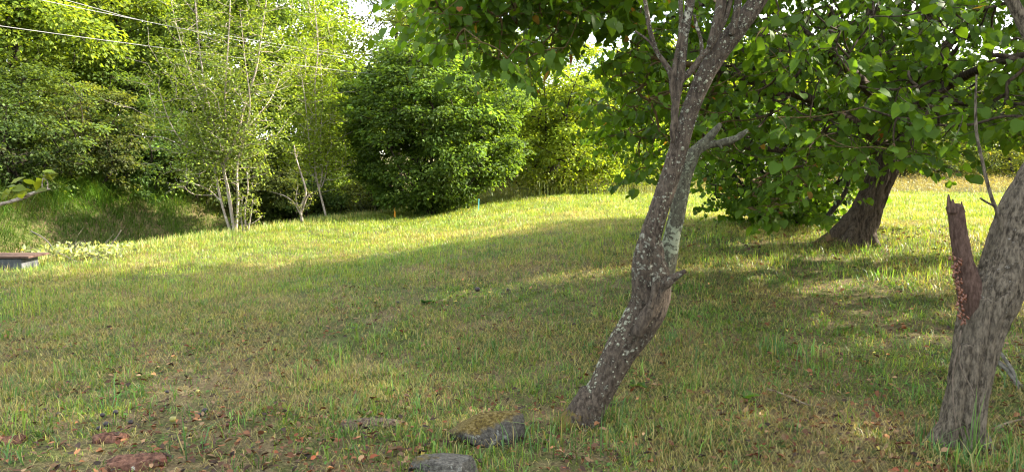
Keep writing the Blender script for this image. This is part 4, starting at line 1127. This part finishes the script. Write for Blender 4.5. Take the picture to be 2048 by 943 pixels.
# short mown lawn
x, y = lawn_pts(560000, 2.9, 31)
k = inside(x, y, .3 + 0 * x); x, y = x[k], y[k]
keep = R.random(len(x)) < np.clip(np.where(np.hypot(x, y) < 11, (fbm(x * 3.0, y * 3.0, 5, 3) - .30) * 2.4, .9), .10, 1); x, y = x[keep], y[keep]
keep = R.random(len(x)) > .88 * bare(x, y); x, y = x[keep], y[keep]
n = len(x); dist = np.hypot(x, y)
h = (.033 + .036 * R.random(n)) * (1 + .5 * sstep((dist - 8) / 10)) * (.7 + .6 * fbm(x * 1.3, y * 1.3, 12, 2))
w = (.0028 + .0022 * R.random(n)) * (1 + dist * .07)
lean = np.clip(np.abs(R.normal(size=n) * .5 + np.where(dist < 12, .95, .7)), 0, 1.7)
azf = noise(x * 2.3, y * 2.3, 61) * 12 + R.normal(size=n) * .9
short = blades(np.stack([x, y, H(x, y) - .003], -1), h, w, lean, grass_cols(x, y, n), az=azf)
# lying straw
x, y = lawn_pts(190000, 2.9, 16)
k = inside(x, y) & (R.random(len(x)) < np.clip((fbm(x * .8, y * .8, 3, 3) - .35) * 4, .15, 1)); x, y = x[k], y[k]; n = len(x)
thatch = blades(np.stack([x, y, H(x, y) + .004 + .02 * R.random(n)], -1), .05 + .07 * R.random(n), .0022 + .002 * R.random(n), 1.25 + .35 * R.random(n),
                (STRAW[None] * (.55 + .6 * R.random((n, 1)))) * np.where(R.random((n, 1)) < .3, np.array([.6, .45, .4]), 1.0))
# tufts of longer blades
def tufts(nt, r0, r1, per, hh, col=(0.075, 0.135, 0.028), spread=.05, where=None, a=.8, vary_h=.5, ww=.0045, lean_=.35):
    x, y = lawn_pts(nt, r0, r1, a)
    k = inside(x, y, 0)
    if where is not None: k &= where(x, y)
    x, y = x[k], y[k]
    k = R.random(len(x)) > .8 * bare(x, y); x, y = x[k], y[k]
    ti = np.repeat(np.arange(len(x)), per)
    th = np.exp(R.normal(size=len(x)) * vary_h)
    n = len(ti)
    off = R.normal(size=(n, 2)) * spread * np.sqrt(th[ti])[:, None]
    xx, yy = x[ti] + off[:, 0], y[ti] + off[:, 1]
    az = np.arctan2(off[:, 1], off[:, 0]) + R.normal(size=n) * .6
    dist = np.hypot(xx, yy)
    hb = hh * np.clip(th[ti], .4, 2.2) * (.5 + .7 * R.random(n))
    c = np.array(col)[None] * np.exp(R.normal(size=(len(x), 1)) * .25)[ti] * np.exp(R.normal(size=(n, 1)) * .15)
    c = c * (1 + np.clip(R.normal(size=(len(x), 1)), -.6, 1.2)[ti] * np.array([.35, .15, .0]))
    dry = R.random(n) < .12
    c[dry] = STRAW * .8
    return blades(np.stack([xx, yy, H(xx, yy) - .004], -1), hb, (ww * (.7 + .6 * R.random(n))) * (1 + dist * .05), np.abs(R.normal(size=n) * .3 + lean_), np.clip(c, .01, .7))
tf1 = tufts(5200, 2.9, 11, 13, .070, (0.085, 0.160, 0.024), lean_=.8, vary_h=.6)
tf2 = tufts(330, 2.9, 6.5, 12, .115, (0.09, 0.17, 0.045), spread=.04, ww=.0055, lean_=.55)
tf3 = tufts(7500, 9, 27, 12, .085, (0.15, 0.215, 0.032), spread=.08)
# longer fringe along the crest, round the trunks and stones
def fringe(cx, cy, rad, nb, hh, col=(0.08, 0.145, 0.035), rin=0.0, ww=.006):
    a_ = R.random(nb) * 2 * np.pi; r_ = rin + (rad - rin) * R.random(nb) ** .7
    xx, yy = cx + np.cos(a_) * r_, cy + np.sin(a_) * r_
    c = np.array(col)[None] * np.exp(R.normal(size=(nb, 1)) * .25)
    dry = R.random(nb) < .2; c[dry] = STRAW * .75
    return blades(np.stack([xx, yy, H(xx, yy) - .005], -1), hh * (.4 + .8 * R.random(nb)), ww * (.7 + .6 * R.random(nb)), np.abs(R.normal(size=nb) * .35 + .25), c)
fr_ = [fringe(baseA[0] + .02, baseA[1] - .12, .30, 130, .16, rin=.12), fringe(baseB[0] + .02, baseB[1] - .16, .34, 260, .17, (0.07, 0.15, 0.04), rin=.12),
       fringe(baseC[0] + .35, baseC[1] - .25, .8, 420, .10, rin=.3), fringe(hit(985, 885)[0], hit(985, 885)[1], .36, 300, .10, rin=.15), fringe(hit(850, 900)[0], hit(850, 900)[1], .14, 60, .13),
       fringe(hit(1370, 900)[0], hit(1370, 900)[1], .5, 90, .13), fringe(hit(895, 955)[0], hit(895, 955)[1], .3, 190, .09, rin=.12), fringe(hit(745, 855)[0], hit(745, 855)[1], .32, 200, .08, rin=.14), fringe(wb[0] + .1, wb[1] - .1, .8, 300, .13, rin=.1),
       fringe(baseB[0] - .02, baseB[1] - .19, .07, 12, .42, (0.07, 0.13, 0.035), ww=.008)]
n = 9000
yy = 9 + 20 * R.random(n); xx = crest(yy) + R.normal(size=n) * .22 + .05
cf = np.where(R.random((n, 1)) < .3, STRAW[None] * 1.1, np.array([[.15, .21, .05]])) * np.exp(R.normal(size=(n, 1)) * .2)
crestg = blades(np.stack([xx, yy, H(xx, yy) - .01], -1), .09 + .13 * R.random(n) ** 1.5, .006 + .006 * R.random(n), np.abs(R.normal(size=n) * .35 + .2), cf)
nw = 26000
x, y = lawn_pts(nw, 2.9, 12)
k = inside(x, y) & (fbm(x * 2.1 + 9, y * 2.1, 44, 3) > .53); x, y = x[k], y[k]; nw = len(x)
a_ = R.random(nw) * 6.28
clov = leaves(np.stack([x, y, H(x, y) + .008 + .035 * R.random(nw)], -1), np.stack([np.cos(a_), np.sin(a_), R.normal(size=nw) * .3 + .2], -1), np.stack([R.normal(size=nw) * .35, R.normal(size=nw) * .35, np.ones(nw)], -1), .012 + .022 * R.random(nw) ** 2, T_OVAL, vary((.05, .115, .02), nw, .3, .1))
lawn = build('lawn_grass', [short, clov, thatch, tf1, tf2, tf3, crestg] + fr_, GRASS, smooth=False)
tag(lawn, 'short patchy lawn grass with dry straw and taller tufts', 'grass', kind='stuff')

# broad weeds in the lawn
def rosette(px, py, label, r=.07, n=12, col=(0.055, 0.12, 0.03)):
    b = hit(px, py); a_ = np.linspace(0, 6.28, n, endpoint=False) + R.normal(size=n) * .2
    D = np.stack([np.cos(a_), np.sin(a_), .35 + .3 * R.random(n)], -1); N = np.tile([0, 0, 1.0], (n, 1)) - D * .3
    o = build('weed', [leaves(np.tile(b + [0, 0, .01], (n, 1)) + R.normal(size=(n, 3)) * [.01, .01, 0], D, N, r * (.7 + .5 * R.random(n)), T_OVAL, vary(col, n, .2))], LEAF)
    tag(o, label, 'weed')
rosette(1492, 800, 'broad-leaved green weed beside the long dry twig', .10, 7)
rosette(850, 608, 'low dark green clover tuft in the shaded lawn', .07, 20, (0.035, 0.09, 0.03))
rosette(1270, 775, 'broad-leaved weed close to the right side of the leaning trunk', .08, 8)
rosette(290, 930, 'grey green broad-leaved weed beside the largest red slab', .07, 6, (.12, .17, .07))

# fallen leaves
def litter(n, r0, r1, a, colset, size, where=None):
    x, y = lawn_pts(n, r0, r1, a); k = inside(x, y)
    if where is not None: k &= where(x, y)
    x, y = x[k], y[k]; n = len(x)
    a_ = R.random(n) * 6.28
    D = np.stack([np.cos(a_), np.sin(a_), R.normal(size=n) * .3], -1); N = np.stack([R.normal(size=n) * .35, R.normal(size=n) * .35, np.ones(n)], -1)
    cs = np.array(colset)[R.integers(0, len(colset), n)] * np.exp(R.normal(size=(n, 1)) * .3)
    return leaves(np.stack([x, y, H(x, y) + .016 + .035 * R.random(n)], -1), D, N, size * (.5 + .8 * R.random(n)), T_OVAL, np.clip(cs, 0.005, .6))
browns = [(0.11, 0.045, 0.019), (0.15, 0.068, 0.028), (0.07, 0.034, 0.017), (0.18, 0.11, 0.055), (0.03, 0.019, 0.012), (0.12, 0.036, 0.015), (0.045, 0.025, 0.015)]
mask = lambda x, y: R.random(len(x)) < np.clip((fbm(x * 1.8 + 4, y * 1.8, 17, 3) - .47) * 7, .05, 1) * np.interp(y, [3.4, 5, 8], [1.0, .8, .4])
lt = build('fallen_leaves', [litter(8000, 3, 9, .8, browns, .042, mask), litter(420, 3, 9, .8, [(0.34, 0.27, 0.06), (0.33, 0.15, 0.06)], .04, mask),
                             litter(1900, 5, 13, .8, browns, .05, lambda x, y: (x > 1.2) & (R.random(len(x)) < .7)), litter(6500, 3, 9, .8, browns, .04, lambda x, y: R.random(len(x)) < .75 * bare(x, y)), litter(2600, 3, 4.9, .8, browns, .045, lambda x, y: (x < .3) & (R.random(len(x)) < .5)), litter(2600, 3, 8, .8, browns, .045, lambda x, y: (np.hypot(x - baseB[0], y - baseB[1] - .3) < 1.3) | (np.hypot(x - baseA[0], y - baseA[1]) < .5)), litter(1500, 9.5, 13.5, .8, browns, .06, lambda x, y: (x > 2.2) & (x < 7))], DRY, smooth=False)
tag(lt, 'brown and reddish fallen leaves scattered over the lawn', 'leaves', kind='stuff')

# bank grass: long drooping tussocks on the bank and rough growth in the ditch
nb = 230000
y = 8 + 26 * R.random(nb); d = .2 + 11 * R.random(nb); x = crest(y) - d
hgt = np.interp(d, [0, 3, 4.5, 6, 7.6, 9, 11], [.10, .14, .15, .20, .58, .58, .35]) * (.5 + .8 * R.random(nb)) * (.65 + .7 * fbm(x * .9, y * .9, 31, 2))
pn = fbm(x * .7, y * .7, 40, 3)[:, None]
cb = np.array([.052, .115, .015]) + (np.array([.12, .145, .032]) - np.array([.052, .115, .015])) * np.clip((pn - .56) * 3.0 + R.normal(size=(nb, 1)) * .25 + np.where((d > 6.2) & (d < 9), .12, 0)[:, None], 0, 1)
cb *= np.exp(R.normal(size=(nb, 1)) * .25)
az = np.where(d > 5.5, R.normal(size=nb) * .9 - .5 + 2.5 * (noise(x * 1.3, y * 1.3, 3) - .5), R.random(nb) * 6.28)     # tussocks hang down towards the ditch
tus = noise(x * 1.8, y * 1.8, 55)
hgt = hgt * (.55 + 1.1 * tus) * np.where(R.random(nb) < .05, 1.9, 1)
cb = cb * (.7 + .6 * noise(x * 1.8 + 5, y * 1.8, 58))[:, None] * np.where((R.random(nb) < .22)[:, None], np.array([2.1, 1.5, 1.6]), 1)
bankg = blades(np.stack([x, y, H(x, y) - .01], -1), hgt, .007 + .008 * R.random(nb), np.where(d > 5.5, .75, .4) + np.abs(R.normal(size=nb) * .3), cb, az=az)
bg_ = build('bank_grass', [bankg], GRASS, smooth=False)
tag(bg_, 'long drooping grass covering the ditch and far bank', 'grass', kind='stuff')

# weedy meadow strip behind the lawn
nm = 60000
y = 23 + 20 * R.random(nm); x = -4 + 32 * R.random(nm)
line = np.interp(x, [-4, 0, 3, 8, 14, 28], [22.5, 23.5, 24.5, 26, 26, 26])
k = (y > line) & ((crest(y) - x) < -.3) & (R.random(nm) < .35 + .65 * np.exp(-(y - line) / 4)); x, y = x[k], y[k]; n = len(x)
tan = np.clip(fbm(x * .5, y * .5, 21, 3) * 2 - .6 + sstep((x - 7) / 6) * .7, 0, 1)[:, None]
cm = np.array([.12, .16, .04]) * (1 - tan) + np.array([.155, .15, .07]) * tan
cm = cm * np.exp(R.normal(size=(n, 1)) * .25)
hm = (.12 + .38 * R.random(n) ** 1.5) * (.4 + 1.1 * fbm(x * .9, y * .9, 25, 3)) * np.where(x < 6, 1.55, 1.0)
mead = blades(np.stack([x, y, H(x, y) - .01], -1), hm, .008 + .01 * R.random(n), np.abs(R.normal(size=n) * .5 + .3), cm)
kk = R.random(n) < .45
top = np.stack([x, y, H(x, y) + hm * .85], -1)[kk]
m = len(top) * 5
heads = leaves(np.repeat(top, 5, 0) + R.normal(size=(m, 3)) * [.06, .06, .07], R.normal(size=(m, 3)), R.normal(size=(m, 3)), .03 + .03 * R.random(m), T_FAR, np.repeat(cm[kk], 5, 0) * np.array([1.15, .95, .8]))
me_ = build('meadow_weeds', [mead, heads], GRASS, smooth=False)
tag(me_, 'tall seeding grasses and weeds along the far edge of the lawn', 'weeds', kind='stuff')

# dead brush with pale weeds on the crest at left
bp = on(160, 12.2)
BR = empty('brush_pile', bp, 'tangle of dead grey twigs and pale weeds on the crest at left', 'brush')
n = 46
s0 = np.stack([bp[0] + R.uniform(-.7, .65, n), bp[1] + R.normal(size=n) * .2, np.zeros(n)], -1); s0[:, 2] = H(s0[:, 0], s0[:, 1]) + .01
dr = unit(np.stack([R.normal(size=n), R.normal(size=n) * .5, .25 + .5 * R.random(n)], -1))
build('twig', [tubes(s0, s0 + dr * (.2 + .3 * R.random((n, 1))), .006, .002, 5, 4, .12)], GREYT, BR)
n = 340
s0 = np.stack([bp[0] + R.uniform(-.8, .75, n), bp[1] + R.normal(size=n) * .25, np.zeros(n)], -1); s0[:, 2] = H(s0[:, 0], s0[:, 1]) + .03 + .2 * R.random(n)
D = R.normal(size=(n, 3)) + [0, 0, .3]
build('foliage', [leaves(s0, D, R.normal(size=(n, 3)) + [0, 0, 1], .06 + .04 * R.random(n), T_OVAL, vary((0.2, 0.24, 0.12), n, .3, .2))], LEAF, BR, smooth=False)
for pts, l in (([(205, 500, 12.2), (225, 485, 12.2), (236, 470, 12.2), (242, 460, 12.2)], 'upright pale dead twig at the right end of the brush tangle'), ([(62, 462, 13.0), (90, 478, 12.6), (120, 500, 12.3)], 'slanting pale dead twig at the left end of the brush tangle')):
    P = [at(*p) for p in pts]
    e0 = 0 if P[0][2] < P[-1][2] else -1
    P[e0][2] = float(H(P[e0][0], P[e0][1]))
    q, _, _ = limb_parts(P, np.linspace(.012, .007, len(P)), sides=7, n=5, rough=.25)
    tag(build('dead_twig', q, GREYT), l, 'twig')
# yellow flower beside the well
fb = hit(46, 528)
FL = empty('dandelion', fb, 'small yellow flower in front of the rusty well lid', 'flower')
tip_ = fb + [0, 0, .22]
build('stalk', [tubes([fb], [tip_], .003, .0025, 6, 4, .03)], GRASS, FL)
n = 30; a_ = R.random(n) * 6.28
build('petal', [leaves(np.tile(tip_, (n, 1)), np.stack([np.cos(a_), np.sin(a_), R.random(n) * .6], -1), np.tile([0, 0, 1.0], (n, 1)) + R.normal(size=(n, 3)) * .1, .026, T_OVAL, vary((.75, .48, .02), n, .05))], DRY, FL)
# leafy weed clump behind the well
wc = on(25, 12.6)
WC = empty('weed_clump', wc, 'bright yellow green leafy weed clump behind the concrete well', 'weed')
nn = wc + R.normal(size=(40, 3)) * [.35, .15, .12] + [0, 0, .22]
build('stem', [tubes(wc + R.normal(size=(40, 3)) * [.25, .1, 0], nn, .004, .002, 4, 3, .08)], GRASS, WC)
build('foliage', [clump_leaves(nn, 14, .1, .06, (.14, .2, .03), T_OVAL, warm=.3, flat=1)], LEAF, WC, smooth=False)
